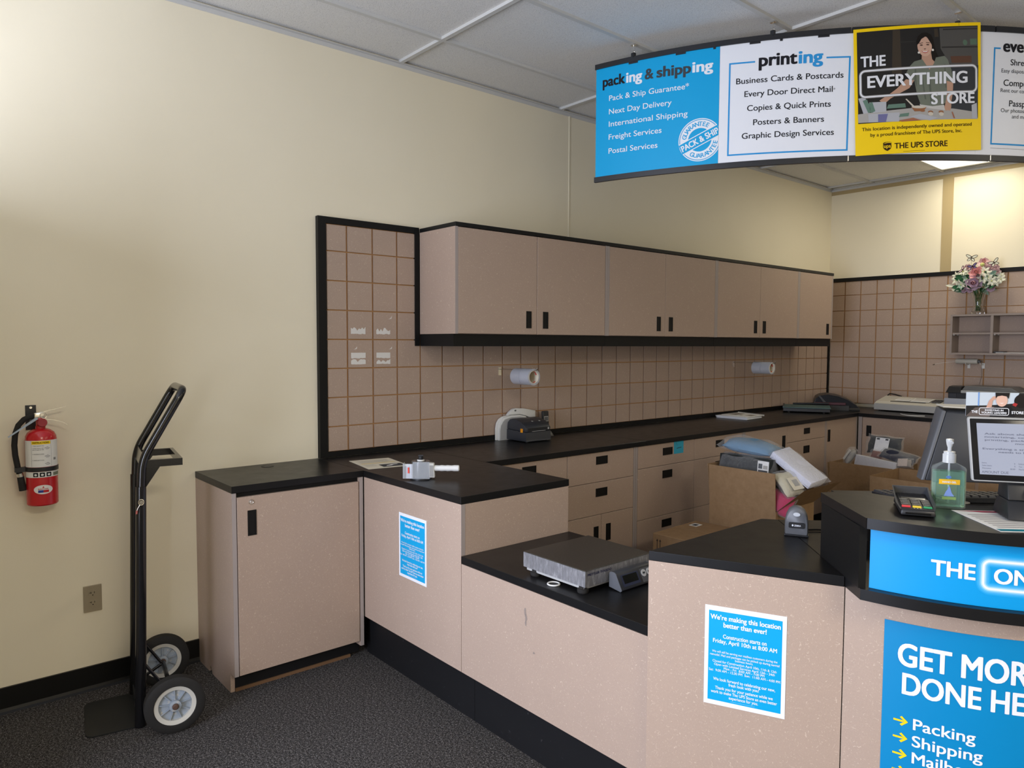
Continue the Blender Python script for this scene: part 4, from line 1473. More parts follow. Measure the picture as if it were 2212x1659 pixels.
# tape dispenser
t = thing('tape_dispenser', 'white and clear hand-held tape dispenser with a roll standing on the counter', 'tape dispenser', (.832, .098, HC), R_(49))
MB().lathe([(.0, 0), (.0495, 0), (.0495, .006), (0, .006)], (0, 0, 0), n=36, cap=False).build('side_plate', 'plastic_black', t, smooth=40)
MB().lathe([(.024, .0062), (.041, .0062), (.041, .080), (.024, .080), (.024, .0062)], (0, 0, 0), n=40, cap=False).build('tape_roll', film('glossy_dark_tape', .72, (.06, .065, .07), .06, .28), t, smooth=40)
MB().lathe([(.018, .0062), (.024, .0062), (.024, .081), (.018, .081), (.018, .0062)], (0, 0, 0), n=32, cap=False).build('roll_core', 'plastic_char', t, smooth=40)
MB().lathe([(0, .0062), (.0165, .0062), (.0165, .086), (.013, .087), (.013, .082), (0, .082)], (0, 0, 0), n=24, cap=False).build('spindle', 'plastic_white', t, smooth=40)
b = MB().lathe([(.0, .0), (.010, .0), (.011, .004), (.011, .013), (.007, .016), (0, .016)], (0, 0, .0872), n=18, cap=False).box(-.011, .011, -.002, .002, .103, .107)
b.build('tension_knob', 'plastic_black', t, smooth=40)
b = MB().hexa([(.034, -.012, .006), (.064, -.012, .006), (.064, .020, .006), (.034, .020, .006)], [(.030, -.012, .074), (.060, -.012, .070), (.060, .020, .070), (.030, .020, .074)], bev=.003)
b.build('frame', 'plastic_white', t, smooth=40)
MB().box(.040, .058, -.0135, -.012, .012, .062).build('frame_recess', 'plastic_lgrey', t)
b = MB().lathe([(.013, 0), (.0135, .01), (.0125, .025), (.0140, .035), (.0125, .052), (.0140, .062), (.0125, .08), (.0140, .092), (.0140, .112), (.011, .115), (.008, .113)], (.058, .004, .047), (1, 0, 0), 20)
b.build('handle', 'plastic_white', t, smooth=40)
b = MB().box(-.074, -.028, -.046, -.0445, .008, .074).box(-.074, -.0725, -.0445, .0, .008, .074)
b.build('blade_guard', 'clear', t)
MB().box(-.052, -.045, -.0475, -.0462, .032, .058).build('warning_mark', flat('warning_red', (.70, .07, .05)), t)
MB().hexa([(-.06, -.040, .008), (-.035, -.046, .008), (-.03, -.042, .008), (-.055, -.036, .008)], [(-.06, -.040, .072), (-.035, -.046, .072), (-.03, -.042, .072), (-.055, -.036, .072)]).build('tape_tail', 'tape', t)
MB().box(-.03, .045, -.0435, -.0420, .006, .082).build('side_wall', 'clear', t)

# label printers and phone
t = thing('label_printer', 'charcoal desktop label printer with orange button against the grooved panel', 'printer', (.16, 1.346, HC))
o = t.location
y0, y1 = 1.244, 1.452
lo = [(.070, .006), (.262, .006), (.254, .012), (.253, .062), (.072, .072)]
hi = [(.072, .073), (.253, .063), (.252, .090), (.238, .105), (.206, .122), (.165, .136), (.128, .141), (.098, .134), (.078, .112)]
MB(o).prism([(x, HC + z) for x, z in lo], y0, y1, axis='y', bev=.003).build('base', 'plastic_char', t, smooth=40)
lid = MB(o).prism([(x, HC + z) for x, z in hi], y0 + .001, y1 - .001, axis='y', bev=.004).build('lid', 'plastic_char', t, smooth=40)
MB(o).box(.252, .2545, y0 + .018, y1 - .004, HC + .066, HC + .088).build('front_bezel', 'plastic_black', lid)
MB(o).box(.2542, .2555, y0 + .05, y1 - .045, HC + .066, HC + .0685).build('label_slot', 'plastic_lgrey', lid)
for yy in (y0, y1):
    s_ = -1 if yy == y0 else 1
    MB(o).box(.205, .226, min(yy, yy + s_ * .003), max(yy, yy + s_ * .003), HC + .060, HC + .084, bev=.001).build('latch', 'orange', t)
MB(o).cyl((.2545, y1 - .020, HC + .079), (.2558, y1 - .020, HC + .079), .007, n=16).build('status_button', 'plastic_lgrey', lid)
for yy in (1.335, 1.395):
    MB(o).hexa([(.200, yy, HC + .1246), (.208, yy, HC + .1216), (.208, yy + .012, HC + .1216), (.200, yy + .012, HC + .1246)], [(.200, yy, HC + .1255), (.208, yy, HC + .1225), (.208, yy + .012, HC + .1225), (.200, yy + .012, HC + .1255)]).build('logo_mark', 'plastic_lgrey', lid)
b = MB(o)
for x in (.09, .24):
    for y in (y0 + .02, y1 - .02):
        b.cyl((x, y, HC), (x, y, HC + .007), .008, n=10)
b.build('feet', 'rubber', t)
t = thing('label_printer', 'older off-white label printer wedged behind the charcoal one', 'printer', (.05, 1.34, HC))
o = t.location
sh_ = lambda g: [(1.176 + g, 0), (1.176 + g, .075), (1.183 + g, .108), (1.200 + g, .132), (1.228 + g * .5, .147), (1.29, .156), (1.36, .156), (1.41, .146), (1.455, .118), (1.475, .08), (1.475, 0)]
MB(o).prism([(y, HC + z) for y, z in sh_(0)], .0345, .0475, axis='x', bev=.004).build('side_shell', 'plastic_white', t, smooth=40)
MB(o).prism([(y, HC + z - .004) for y, z in sh_(.012)], .048, .061, axis='x', bev=.004).build('side_shell', 'plastic_white', t, smooth=40)
MB(o).prism([(y, HC + max(0, z - .016)) for y, z in sh_(.020)], .0615, .0665, axis='x').build('inner_panel', 'plastic_lgrey', t, smooth=40)
top_ = [(1.262, .154), (1.283, .175), (1.306, .190), (1.330, .196), (1.40, .190), (1.50, .172), (1.500, .130), (1.45, .128), (1.41, .148), (1.36, .1565), (1.29, .1565)]
MB(o).prism([(y, HC + z) for y, z in top_], .036, .060, axis='x', bev=.003).build('lid', 'plastic_white', t, smooth=40)
MB(o).box(.060, .0608, 1.318, 1.332, HC + .176, HC + .186).build('lid_button', 'plastic_grey', t)
t = thing('phone_handset', 'black cordless phone handset standing behind the charcoal label printer', 'phone', (.082, 1.565, HC))
o = t.location
MB(o).hexa([(.062, 1.525, HC), (.125, 1.525, HC), (.125, 1.610, HC), (.062, 1.610, HC)], [(.068, 1.533, HC + .030), (.100, 1.533, HC + .038), (.100, 1.602, HC + .038), (.068, 1.602, HC + .030)], bev=.004).build('charging_cradle', 'plastic_black', t, smooth=40)
hb = MB(o).hexa([(.078, 1.542, HC + .020), (.098, 1.542, HC + .020), (.098, 1.592, HC + .020), (.078, 1.592, HC + .020)], [(.068, 1.540, HC + .166), (.086, 1.540, HC + .166), (.086, 1.594, HC + .166), (.068, 1.594, HC + .166)], bev=.006).build('handset', 'plastic_black', t, smooth=40)
xs = lambda z: .098 - .012 * (z - .020) / .146 + .0006
MB(o).poly([(xs(.098), 1.549, HC + .098), (xs(.098), 1.586, HC + .098), (xs(.132), 1.586, HC + .132), (xs(.132), 1.549, HC + .132)]).build('display', 'plastic_lgrey', hb)
b = MB(o).poly([(xs(.102) + .0005, 1.552, HC + .102), (xs(.102) + .0005, 1.583, HC + .102), (xs(.128) + .0005, 1.583, HC + .128), (xs(.128) + .0005, 1.552, HC + .128)]).build('display_glass', 'plastic_grey', hb)
for z in (.044, .060, .076):
    for y in (1.553, 1.567, 1.581):
        MB(o).box(xs(z) - .001, xs(z) + .0012, y - .004, y + .004, HC + z - .003, HC + z + .004).build('key', 'plastic_grey', hb)

# tape rolls on hooks in the slatwall
def tape_hook(lab, y, z, xe):
    t = thing('slatwall_hook', lab, 'hook', (.0255, y, z))
    o = t.location
    MB(o).box(.0255, .0285, y - .012, y + .012, z - .040, z + .010).build('hook_plate', 'chrome', t)
    MB(o).tube([(.0285, y, z), (xe, y, z + .001), (xe + .006, y, z + .006), (xe + .007, y, z + .016)], .0032, 8).build('arm', 'chrome', t, smooth=50)


def roll(lab, x, y, z, w=.080, R=.050):
    t = thing('tape_roll', lab, 'tape roll', (x + w / 2, y, z), 0, 'clear packing tape rolls hanging on hooks')
    o = t.location
    MB(o).lathe([(.0395, 0), (R, 0), (R, w), (.0395, w), (.0395, 0)], (x, y, z), (1, 0, 0), 40, cap=False).build('tape', 'tape', t, smooth=40)
    c = MB(o).lathe([(.0365, -.0005), (.0393, -.0005), (.0393, w + .0005), (.0365, w + .0005), (.0365, -.0005)], (x, y, z), (1, 0, 0), 40, cap=False).build('core', 'cream', t, smooth=40)
    for a0 in (.3, 1.7, 3.1, 4.6):
        b = MB(o)
        pts = []
        for i in range(7):
            a = a0 + .9 * i / 6
            pts.append((a, x + w - .022, x + w - .012))
        for (a, p, q), (a2, p2, q2) in zip(pts, pts[1:]):
            b.poly([(p, y + .0363 * cos(a), z + .0363 * sin(a)), (q, y + .0363 * cos(a), z + .0363 * sin(a)), (q2, y + .0363 * cos(a2), z + .0363 * sin(a2)), (p2, y + .0363 * cos(a2), z + .0363 * sin(a2))])
        b.build('core_print', 'warning_red', c)


M['warning_red'] = flat('warning_red', (.70, .07, .05))
for y, z, x0, w0, w1 in ((1.222, 1.362, .186, 'near', 'over the label printers'), (3.850, 1.366, .225, 'far', 'toward the far corner')):
    tape_hook('%s steel hook in the grooved panel %s' % (w0, w1), y, z, x0 + .185)
    roll('%s pair of tape rolls on a wall hook, the roll closer to the wall' % w0, x0, y, z - .0397)
    roll('%s pair of tape rolls on a wall hook, the roll at the tip' % w0, x0 + .0815, y, z - .0397)

# spiral notepads
t = thing('notepad', 'stack of white papers with a spiral edge on the long counter', 'notepad', (.22, 3.64, HC))
o = t.location
random.seed(11)
b = MB(o)
for i in range(6):
    dx, dy = random.uniform(-.008, .008), random.uniform(-.008, .008)
    z0 = HC + .0005 + i * .0032
    b.hexa([(.085 + dx, 3.515 + dy, z0), (.365 + dx, 3.525 + dy, z0), (.350 + dx, 3.765 + dy, z0), (.085 + dx, 3.785 + dy, z0)],
           [(.085 + dx, 3.515 + dy, z0 + .0028), (.365 + dx, 3.525 + dy, z0 + .0028), (.350 + dx, 3.765 + dy, z0 + .0028), (.085 + dx, 3.785 + dy, z0 + .0028)])
b.build('papers', 'white', t)
z0 = HC + .0200
cv = MB(o).hexa([(.08, 3.60, z0), (.362, 3.55, z0), (.362, 3.78, z0), (.085, 3.845, z0)], [(.08, 3.60, z0 + .002), (.362, 3.55, z0 + .002), (.362, 3.78, z0 + .002), (.085, 3.845, z0 + .002)]).build('cover', 'paper', t)
fn = plane((.08, 3.60, z0 + .0024), (.985, -.175, 0), (.02, 1, 0))
for r_ in (rect(.03, .11, .06, .20), rect(.13, .16, .07, .10), rect(.18, .25, .09, .18)):
    b = MB(o); sheet(b, fn, r_); b.build('printed_block', flat('grey_print2', (.30, .27, .24)), cv)
for i in range(22):
    k = i / 21
    p = Vector((.085 + .277 * k, 3.845 - .065 * k, z0 + .002))
    MB(o).tube([p + Vector((0, -.006 * cos(a), .006 * sin(a))) for a in [2 * pi * j / 8 for j in range(8)]], .0013, 5, closed=True).build('spiral_coil', 'paper', cv)

# paper cutter and binding machine
a_ = R_(28)
t = thing('paper_cutter', 'paper cutter with a dusty teal bed on the counter near the inner corner', 'paper cutter', (.295, 4.625, HC), a_)
b = MB()
for x in (-.15, .14):
    for y in (-.14, .14):
        b.cyl((x, y, 0), (x, y, .012), .012, n=12)
b.build('feet', 'rubber', t)
MB().box(-.20, .19, -.16, .16, .010, .040, bev=.003).build('base', 'plastic_black', t)
MB().box(-.203, .195, -.163, .163, .0405, .050, bev=.002).build('cutting_bed', 'teal', t)
MB().box(-.203, -.192, -.16, .16, .0502, .058).build('ruler_guide', 'plastic_char', t)
b = MB().tube([(-.12, .155, .058), (.05, .150, .064), (.19, .145, .068)], .008, 10)
b.build('blade_arm', 'plastic_black', t, smooth=50)
t = thing('binding_machine', 'black domed binding machine tucked in the corner behind the paper cutter', 'binding machine', (.312, 5.089, HC), a_)
prof = [(-.17, .0), (-.17, .075), (-.155, .110), (-.12, .132), (-.05, .142), (.04, .128), (.12, .098), (.19, .055), (.22, .025), (.22, 0)]
MB().prism(prof, -.185, .215, axis='y', bev=.004).build('housing', 'plastic_black', t, smooth=40)
MB().prism([(x * .96, z + .003) for x, z in prof[1:9]] + [(.205, .03), (-.16, .03)], -.192, -.186, axis='y').build('end_cap', flat('navy_black_plastic', (.008, .009, .014), .4), t, smooth=40)
MB().box(-.165, .10, -.210, -.193, .052, .074, bev=.004).build('front_bar', 'maroon', t)
MB().box(-.165, .13, -.212, -.193, 0, .050, bev=.003).build('punch_base', 'plastic_black', t)
MB().hexa([(-.09, -.208, .075), (-.065, -.208, .075), (-.065, -.194, .075), (-.09, -.194, .075)], [(-.135, -.205, .135), (-.118, -.205, .135), (-.118, -.19, .135), (-.135, -.19, .135)]).build('lever', 'plastic_black', t)
# beige laminator
t = thing('laminator', 'long beige laminator with keypad on the far wall counter', 'laminator', (.905, 5.36, HC))
o = t.location
b = MB(o)
for x in (.68, 1.13):
    for y in (5.25, 5.48):
        b.cyl((x, y, HC), (x, y, HC + .012), .012, n=12)
b.build('feet', 'rubber', t)
MB(o).hexa([(.634, 5.222, HC + .011), (1.182, 5.222, HC + .011), (1.190, 5.515, HC + .011), (.610, 5.515, HC + .011)], [(.634, 5.222, HC + .070), (1.182, 5.222, HC + .070), (1.190, 5.515, HC + .070), (.610, 5.515, HC + .070)], bev=.003).build('base', 'plastic_lgrey', t)
MB(o).hexa([(.636, 5.226, HC + .0705), (1.180, 5.226, HC + .0705), (1.188, 5.513, HC + .0705), (.612, 5.513, HC + .0705)], [(.640, 5.262, HC + .090), (1.172, 5.262, HC + .084), (1.160, 5.500, HC + .118), (.628, 5.500, HC + .128)], bev=.003).build('cover', 'plastic_beige', t)
# upper surface frame of reference
ua = lambda x, y: Vector((x, y, HC + .0905 + (y - 5.262) / .238 * .036))
def slab(name, m_, x0, x1, y0, y1, par, h=.003):
    q_ = [ua(x0, y0), ua(x1, y0), ua(x1, y1), ua(x0, y1)]
    return MB(o).hexa(q_, [p + Vector((0, 0, h)) for p in q_]).build(name, m_, par)


sl_ = slab('feed_slot', 'plastic_black', .76, 1.06, 5.268, 5.278, t)
lb_ = slab('label_plate', 'paper', .78, .905, 5.315, 5.405, t)
lb3 = slab('label_plate', 'paper', .915, 1.075, 5.300, 5.43, t)
for y in (5.34, 5.36, 5.38):
    slab('printed_line', 'grey_print2', .785, .895, y, y + .006, lb_, .0036)
for y in (5.32, 5.345, 5.37, 5.395, 5.415):
    slab('printed_line', 'grey_print2', .925, 1.065, y, y + .008, lb3, .0036)
kp = slab('keypad', 'plastic_grey', 1.085, 1.158, 5.315, 5.43, t)
for i in range(3):
    for j in range(3):
        slab('key', 'plastic_black', 1.092 + i * .022, 1.106 + i * .022, 5.328 + j * .032, 5.346 + j * .032, kp, .0055)
MB(o).tube([(.64, 5.50, HC + .128), (.655, 5.515, HC + .146), (.70, 5.52, HC + .140), (.76, 5.52, HC + .124)], .006, 8).build('power_cord', 'rubber', t, smooth=50)
# cable scraps at the counter edge
b = MB((1.04, 4.95, HC)).tube([(.95, 5.02, HC + .004), (1.00, 4.95, HC + .004), (1.06, 4.92, HC + .004), (1.12, 4.93, HC + .004), (1.16, 4.98, HC + .004)], .0038, 8)
tag(b.build('cable', 'plastic_white', smooth=50), 'white cable end lying on the far counter in front of the laminator', 'cable')

# multifunction printer
t = thing('office_printer', 'dark-lidded multifunction printer on the far counter behind the register', 'printer', (1.50, 5.40, HC))
o = t.location
MB(o).box(1.212, 1.80, 5.25, 5.545, HC + .002, 1.064, bev=.006).build('paper_drawer', flat('pale_blue_grey_plastic', (.40, .43, .50), .45), t, smooth=40)
MB(o).box(1.235, 1.80, 5.275, 5.545, 1.0645, 1.112, bev=.003).build('output_bay', 'plastic_black', t)
MB(o).box(1.242, 1.30, 5.268, 5.276, 1.072, 1.104).build('card_slot_panel', 'plastic_char', t)
MB(o).hexa([(1.30, 5.262, 1.1125), (1.80, 5.262, 1.1125), (1.80, 5.545, 1.1125), (1.30, 5.545, 1.1125)], [(1.31, 5.262, 1.136), (1.80, 5.262, 1.136), (1.80, 5.545, 1.136), (1.31, 5.545, 1.136)], bev=.003).build('scanner_bed', 'plastic_lgrey', t)
MB(o).hexa([(1.34, 5.272, 1.1365), (1.76, 5.272, 1.1365), (1.76, 5.54, 1.1365), (1.34, 5.54, 1.1365)], [(1.36, 5.290, 1.174), (1.70, 5.290, 1.170), (1.70, 5.53, 1.174), (1.36, 5.53, 1.174)], bev=.004).build('scanner_lid', 'plastic_grey', t)
MB(o).hexa([(1.222, 5.250, 1.112), (1.338, 5.250, 1.112), (1.338, 5.35, 1.112), (1.222, 5.35, 1.112)], [(1.240, 5.275, 1.166), (1.338, 5.275, 1.166), (1.338, 5.35, 1.172), (1.240, 5.35, 1.172)], bev=.003).build('control_panel', 'plastic_black', t)

# ================================================================== FAR WALL
M['lam_grey'] = laminate('grey_tan_laminate', (.31, .255, .225), (.45, .38, .33))
t = thing('wall_shelf', 'grey-tan open cubby shelf mounted on the far grooved panel under the flowers', 'shelf', (1.67, 5.48, 1.44))
o = t.location
SX0, SX1, SY0, SY1, SZ0, SZ1 = 1.194, 2.142, 5.392, 5.565, 1.440, 1.789
MB(o).box(SX0, SX1, SY0, SY1, SZ1 - .016, SZ1).build('top_board', 'lam_grey', t)
MB(o).box(SX0, SX1, SY0, SY1, SZ0, SZ0 + .016).build('bottom_board', 'lam_grey', t)
MB(o).box(SX0 + .016, SX1 - .016, SY1 - .008, SY1 - .001, SZ0 + .0165, SZ1 - .0165).build('back_board', 'lam', t)
for x in (SX0, 1.502, 1.814, SX1 - .016):
    MB(o).box(x, x + (.016 if x in (SX0, SX1 - .016) else .020), SY0, SY1 - .009, SZ0 + .0165, SZ1 - .0165).build('upright', 'lam_grey', t)
for x0, x1 in ((1.2105, 1.5015), (1.5225, 1.8135), (1.8345, 2.1255)):
    MB(o).box(x0, x1, SY0 + .012, SY1 - .009, 1.615, 1.630).build('middle_shelf', 'lam_grey', t)
    for x in (x0, x1 - .010):
        for y in (SY0 + .03, SY1 - .05):
            MB(o).box(x, x + .010, y, y + .008, 1.608, 1.6148).build('shelf_pin', 'plastic_white', t)
t = thing('papers', 'few dark and white papers lying in the lower right cubby', 'papers', (1.66, 5.47, SZ0 + .0165))
o = t.location
MB(o).box(1.545, 1.79, 5.40, 5.54, SZ0 + .017, SZ0 + .021).build('sheet', 'paper', t)
MB(o).hexa([(1.53, 5.40, SZ0 + .0212), (1.60, 5.40, SZ0 + .0212), (1.60, 5.50, SZ0 + .0212), (1.53, 5.50, SZ0 + .0212)], [(1.53, 5.40, SZ0 + .030), (1.60, 5.40, SZ0 + .030), (1.60, 5.50, SZ0 + .030), (1.53, 5.50, SZ0 + .030)]).build('small_pad', 'plastic_char', t)

t = thing('wrap_dispenser', 'small pale roll on two white hooks below the cubby shelf', 'dispenser', (1.30, 5.50, 1.38))
o = t.location
MB(o).lathe([(.004, 0), (.020, 0), (.022, .004), (.022, .166), (.020, .170), (.004, .170)], (1.214, 5.502, 1.380), (1, 0, 0), 24).build('roll', 'plastic_beige', t, smooth=40)
MB(o).lathe([(.004, 0), (.014, 0), (.014, .020), (.004, .020)], (1.386, 5.502, 1.380), (1, 0, 0), 16).build('end_cap', 'plastic_grey', t, smooth=40)
for x in (1.298, 1.410):
    b = MB(o).box(x - .011, x + .011, 5.560, 5.5665, 1.318, 1.366).tube([(x, 5.562, 1.352), (x, 5.50, 1.352), (x, 5.476, 1.356), (x, 5.470, 1.370)], .003, 8)
    b.build('wall_hook', 'plastic_white', t)
MB(o).tube([(1.214, 5.502, 1.376), (1.10, 5.512, 1.362), (1.04, 5.525, 1.350), (1.018, 5.53, 1.343)], .0012, 6).build('thread', 'paper', t, smooth=50)
MB(o).tube([(1.034, 5.527, 1.348), (1.016, 5.53, 1.342)], .0028, 6).build('thread_end', 'rubber', t)
MB(o).tube([(1.40, 5.545, 1.33), (1.40, 5.560, 1.25), (1.385, 5.562, 1.18)], .0012, 6).build('loose_wire', 'plastic_grey', t, smooth=50)

# ------------------------------------------------------------------ vase and flowers
VX, VY, VZ = 1.377, 5.478, SZ1
t = thing('vase', 'flared clear glass vase standing on the cubby shelf', 'vase', (VX, VY, VZ))
o = t.location
outer = [(.050, .0), (.052, .003), (.049, .020), (.038, .055), (.036, .085), (.041, .130), (.055, .180), (.060, .190)]
inner = [(.056, .190), (.051, .180), (.037, .130), (.032, .085), (.034, .055), (.040, .028), (.0, .024)]
MB(o).lathe(outer + inner, (VX, VY, VZ + .0003), n=40, cap=False).build('glass', 'glass', t, smooth=50)
t = thing('flower_bouquet', 'bouquet of artificial pink roses, white lilies and butterflies in the vase', 'flowers', (VX, VY, VZ + .03))
o = t.location
random.seed(21)
green = flat('stem_green', (.05, .12, .035), .6)
leafm = flat('leaf_green', (.035, .13, .06), .6)
leaf2 = flat('pale_leaf_green', (.30, .46, .38), .6)
HEAD = Vector((VX, VY, VZ + .20))
for i in range(9):
    a = 2 * pi * i / 9
    MB(o).tube([(VX + .016 * cos(a), VY + .016 * sin(a), VZ + .030), (VX + .018 * cos(a + 1), VY + .018 * sin(a + 1), VZ + .10), (VX + .03 * cos(a), VY + .03 * sin(a), VZ + .19), (VX + .07 * cos(a), VY + .05 * sin(a), VZ + .25)], .0028, 6).build('stem', green, t, smooth=50)


def petal(mb, c, d, side, L, W, cup, mi=0):
    """one cupped petal from c outward along d"""
    d, side = Vector(d).normalized(), Vector(side).normalized()
    n = d.cross(side).normalized()
    rows = []
    for i in range(6):
        k = i / 5
        w = W * math.sin(min(1, k * .9 + .12) * pi) ** .7 * (1 if k < 1 else .6)
        rows.append([mb._v(Vector(c) + d * L * k + side * w * s_ + n * (cup * L * (k * k) + abs(s_) ** 2 * cup * .4 * L)) for s_ in (-1, -.4, .4, 1)])
    for A, B in zip(rows, rows[1:]):
        for j in range(3):
            mb._f([A[j], A[j + 1], B[j + 1], B[j]], mi)


def rose(c, r, cols, facing):
    f = Vector(facing).normalized()
    u = f.orthogonal().normalized()
    v = f.cross(u)
    for ring, (n, rr, lift_, cup, ci) in enumerate(((7, 1.0, -.25, .25, 0), (6, .8, .0, .5, 0), (5, .55, .16, .8, 1), (4, .34, .26, 1.1, 1))):
        b = MB(o)
        for k in range(n):
            a = 2 * pi * k / n + ring * .5 + random.uniform(-.1, .1)
            d = u * cos(a) + v * sin(a)
            petal(b, Vector(c) + f * lift_ * r, d + f * (.10 + .22 * ring), f.cross(d), r * rr, r * rr * .48, cup)
        b.build('rose_petals', cols[ci], t, smooth=180, normals=False)


def lily(c, r, m_, facing, heart):
    f = Vector(facing).normalized()
    u = f.orthogonal().normalized()
    v = f.cross(u)
    b = MB(o)
    for k in range(6):
        a = 2 * pi * k / 6 + random.uniform(-.15, .15)
        d = u * cos(a) + v * sin(a)
        petal(b, c, d + f * .45, f.cross(d), r, r * .24, -.18)
    b.ball(Vector(c) + f * r * .12, r * .14, 1, mi=1)
    b.build('lily_blossom', [m_, heart], t, smooth=180, normals=False)


def leaf(c, d, L, W, m_):
    b = MB(o)
    d = Vector(d).normalized()
    petal(b, c, d, d.cross(Vector((.3, -1, .2))), L, W, -.15)
    b.build('leaf', m_, t, smooth=180, normals=False)


pink, pink2 = flat('rose_pink', (.80, .42, .42), .6), flat('rose_coral', (.84, .40, .36), .6)
lil, lil2 = flat('mauve_petal', (.60, .44, .54), .6), flat('mauve_pink_petal', (.64, .36, .42), .6)
blush = flat('blush_petal', (.76, .56, .56), .6)
wh, yel = flat('ivory_petal', (.76, .76, .62), .6), flat('pale_green_heart', (.55, .58, .20), .6)
FY = 5.40
P3 = lambda px, pz, y=FY: Vector((VX + px, y, VZ + pz))
rose(P3(.012, .345, 5.372), .066, (pink, pink2), (.2, -1, .25))
rose(P3(-.004, .268, 5.375), .074, (lil, lil2), (.1, -1, -.1))
rose(P3(.046, .430, 5.43), .056, (blush, pink), (.2, -.8, .6))
b = MB(o).ball(P3(.048, .418, 5.385), .017, 2)
b.build('flower_heart', yel, t)
for (x, z, r, y) in ((-.15, .300, .05, 5.40), (-.16, .335, .042, 5.42), (-.11, .255, .045, 5.39), (.06, .30, .05, 5.375), (.065, .355, .05, 5.385), (.12, .275, .048, 5.39), (.18, .29, .04, 5.41), (-.06, .31, .045, 5.38), (-.10, .37, .045, 5.40), (-.125, .345, .045, 5.41), (-.085, .315, .05, 5.40), (-.10, .285, .042, 5.42), (-.065, .345, .045, 5.41), (.082, .330, .05, 5.40), (.115, .315, .045, 5.42), (.16, .300, .04, 5.43), (.145, .265, .040, 5.42), (-.055, .395, .034, 5.44), (-.125, .330, .04, 5.46), (.175, .325, .03, 5.43), (.10, .30, .042, 5.39), (-.075, .27, .036, 5.40)):
    lily(P3(x, z, y), r, wh, (x * 3, -1, (z - .28) * 3), yel)
for (x, z, r) in ((.095, .388, .036), (.135, .385, .034), (.15, .35, .030), (-.075, .405, .034), (.105, .215, .036), (-.095, .210, .030), (-.05, .21, .03)):
    rose(P3(x, z, 5.43), r, (blush if z > .3 else lil, blush), (x * 2, -1, .2))
for i in range(64):
    a = random.uniform(0, 2 * pi)
    rx, rz_ = random.uniform(.05, .13), random.uniform(-.05, .08)
    c = Vector((VX + rx * cos(a) * 1.15, 5.44 + .06 * sin(a), VZ + .262 + rz_ * .9))
    d = Vector((cos(a), sin(a) * .6 - .3, rz_ * 6))
    leaf(c, d, random.uniform(.05, .085), random.uniform(.014, .022), leaf2 if random.random() < .38 else leafm)
for x, z in ((-.15, .245), (-.18, .250), (.17, .28), (-.135, .21)):
    leaf(P3(x, z, 5.42), (1 if x > 0 else -1, -.2, .15), .06, .012, wh)


def butterfly(c, s, tilt, fill):
    c = Vector(c)
    u = Vector((cos(tilt), 0, sin(tilt)))
    v = Vector((-sin(tilt), 0, cos(tilt)))
    for k, (a, L, W) in enumerate(((.5, 1, .42), (pi - .5, 1, .42), (-.75, .75, .38), (pi + .75, .75, .38))):
        d = u * cos(a) + v * sin(a)
        n = u * -sin(a) + v * cos(a)
        pts = [c + d * s * L * (.5 - .5 * cos(tt)) + n * s * W * .5 * sin(tt) + Vector((0, -.002, 0)) for tt in [2 * pi * j / 14 for j in range(14)]]
        b = MB(o).tube(pts, .0022, 5, mi=0, closed=True)
        b.poly([tuple(p) for p in pts], 1)
        b.build('butterfly_wing', ['inkbrown', fill], t)
    b = MB(o).tube([c - v * s * .3, c + v * s * .3], .003, 6).tube([c, c - Vector((0, 0, .06))], .001, 5)
    b.build('butterfly_body', 'inkbrown', t)


butterfly(P3(-.012 - .035, .485, 5.42), .050, -.15, wh)
butterfly(P3(.125, .430, 5.42), .048, .5, wh)
butterfly(P3(-.020, .405, 5.375), .042, .35, flat('violet_wing', (.16, .13, .30)))
butterfly(P3(-.105, .385, 5.40), .036, 1.0, blush)

# ================================================================== PARCEL SCALE
ZL = .6764
t = thing('parcel_scale', 'scuffed steel parcel scale with a small display on the low counter', 'scale', (1.738, .228, ZL))
o = t.location
x0, x1, y0, y1 = 1.580, 1.895, .056, .402
for x in (x0 + .055, x1 - .022):
    for y in (y0 + .012, y1 - .03):
        b = MB(o).lathe([(.018, .0002), (.020, .004), (.020, .014), (.014, .016), (.014, .022)], (x, y, ZL), n=20)
        b.build('foot', 'rubber', t, smooth=40)
MB(o).box(x0 + .015, x1 - .01, y0 + .004, y1 - .01, ZL + .014, ZL + .022).build('base_frame', 'plastic_lgrey', t)
b = MB(o)
z0, z1 = ZL + .0235, .757
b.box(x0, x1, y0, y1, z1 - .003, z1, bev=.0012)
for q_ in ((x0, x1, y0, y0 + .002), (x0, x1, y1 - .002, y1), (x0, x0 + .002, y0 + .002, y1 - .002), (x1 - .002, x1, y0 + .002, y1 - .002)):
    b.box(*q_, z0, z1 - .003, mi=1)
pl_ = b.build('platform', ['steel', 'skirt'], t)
b = MB(o)
write(b, plane((x1 + .0006, y0 + .012, z1 - .020), (0, 1, 0), (0, 0, 1)), 'METTLER TOLEDO', 0, 0, .0075, .118, .025)
b.build('lettering', flat('navy_ink', (.012, .016, .07)), pl_)
MB(o).box(x1 + .004, x1 + .05, .19, .33, ZL + .004, ZL + .010).build('display_arm', 'plastic_grey', t)
pr_ = [(x1 + .010, ZL + .008), (x1 + .062, ZL + .001), (x1 + .068, ZL + .006), (x1 + .040, ZL + .058), (x1 + .032, ZL + .062), (x1 + .016, ZL + .062), (x1 + .010, ZL + .056)]
dh = MB(o).prism(pr_, .168, .350, axis='y', bev=.002).build('display_housing', 'plastic_char', t, smooth=40)
for ya, yb in ((.165, .1675), (.3505, .353)):
    MB(o).prism([(x, z) for x, z in pr_], ya, yb, axis='y').build('end_cap', 'plastic_grey', dh)
p0, p1 = Vector((x1 + .068, 0, ZL + .006)), Vector((x1 + .040, 0, ZL + .058))
dv = (p1 - p0).normalized()


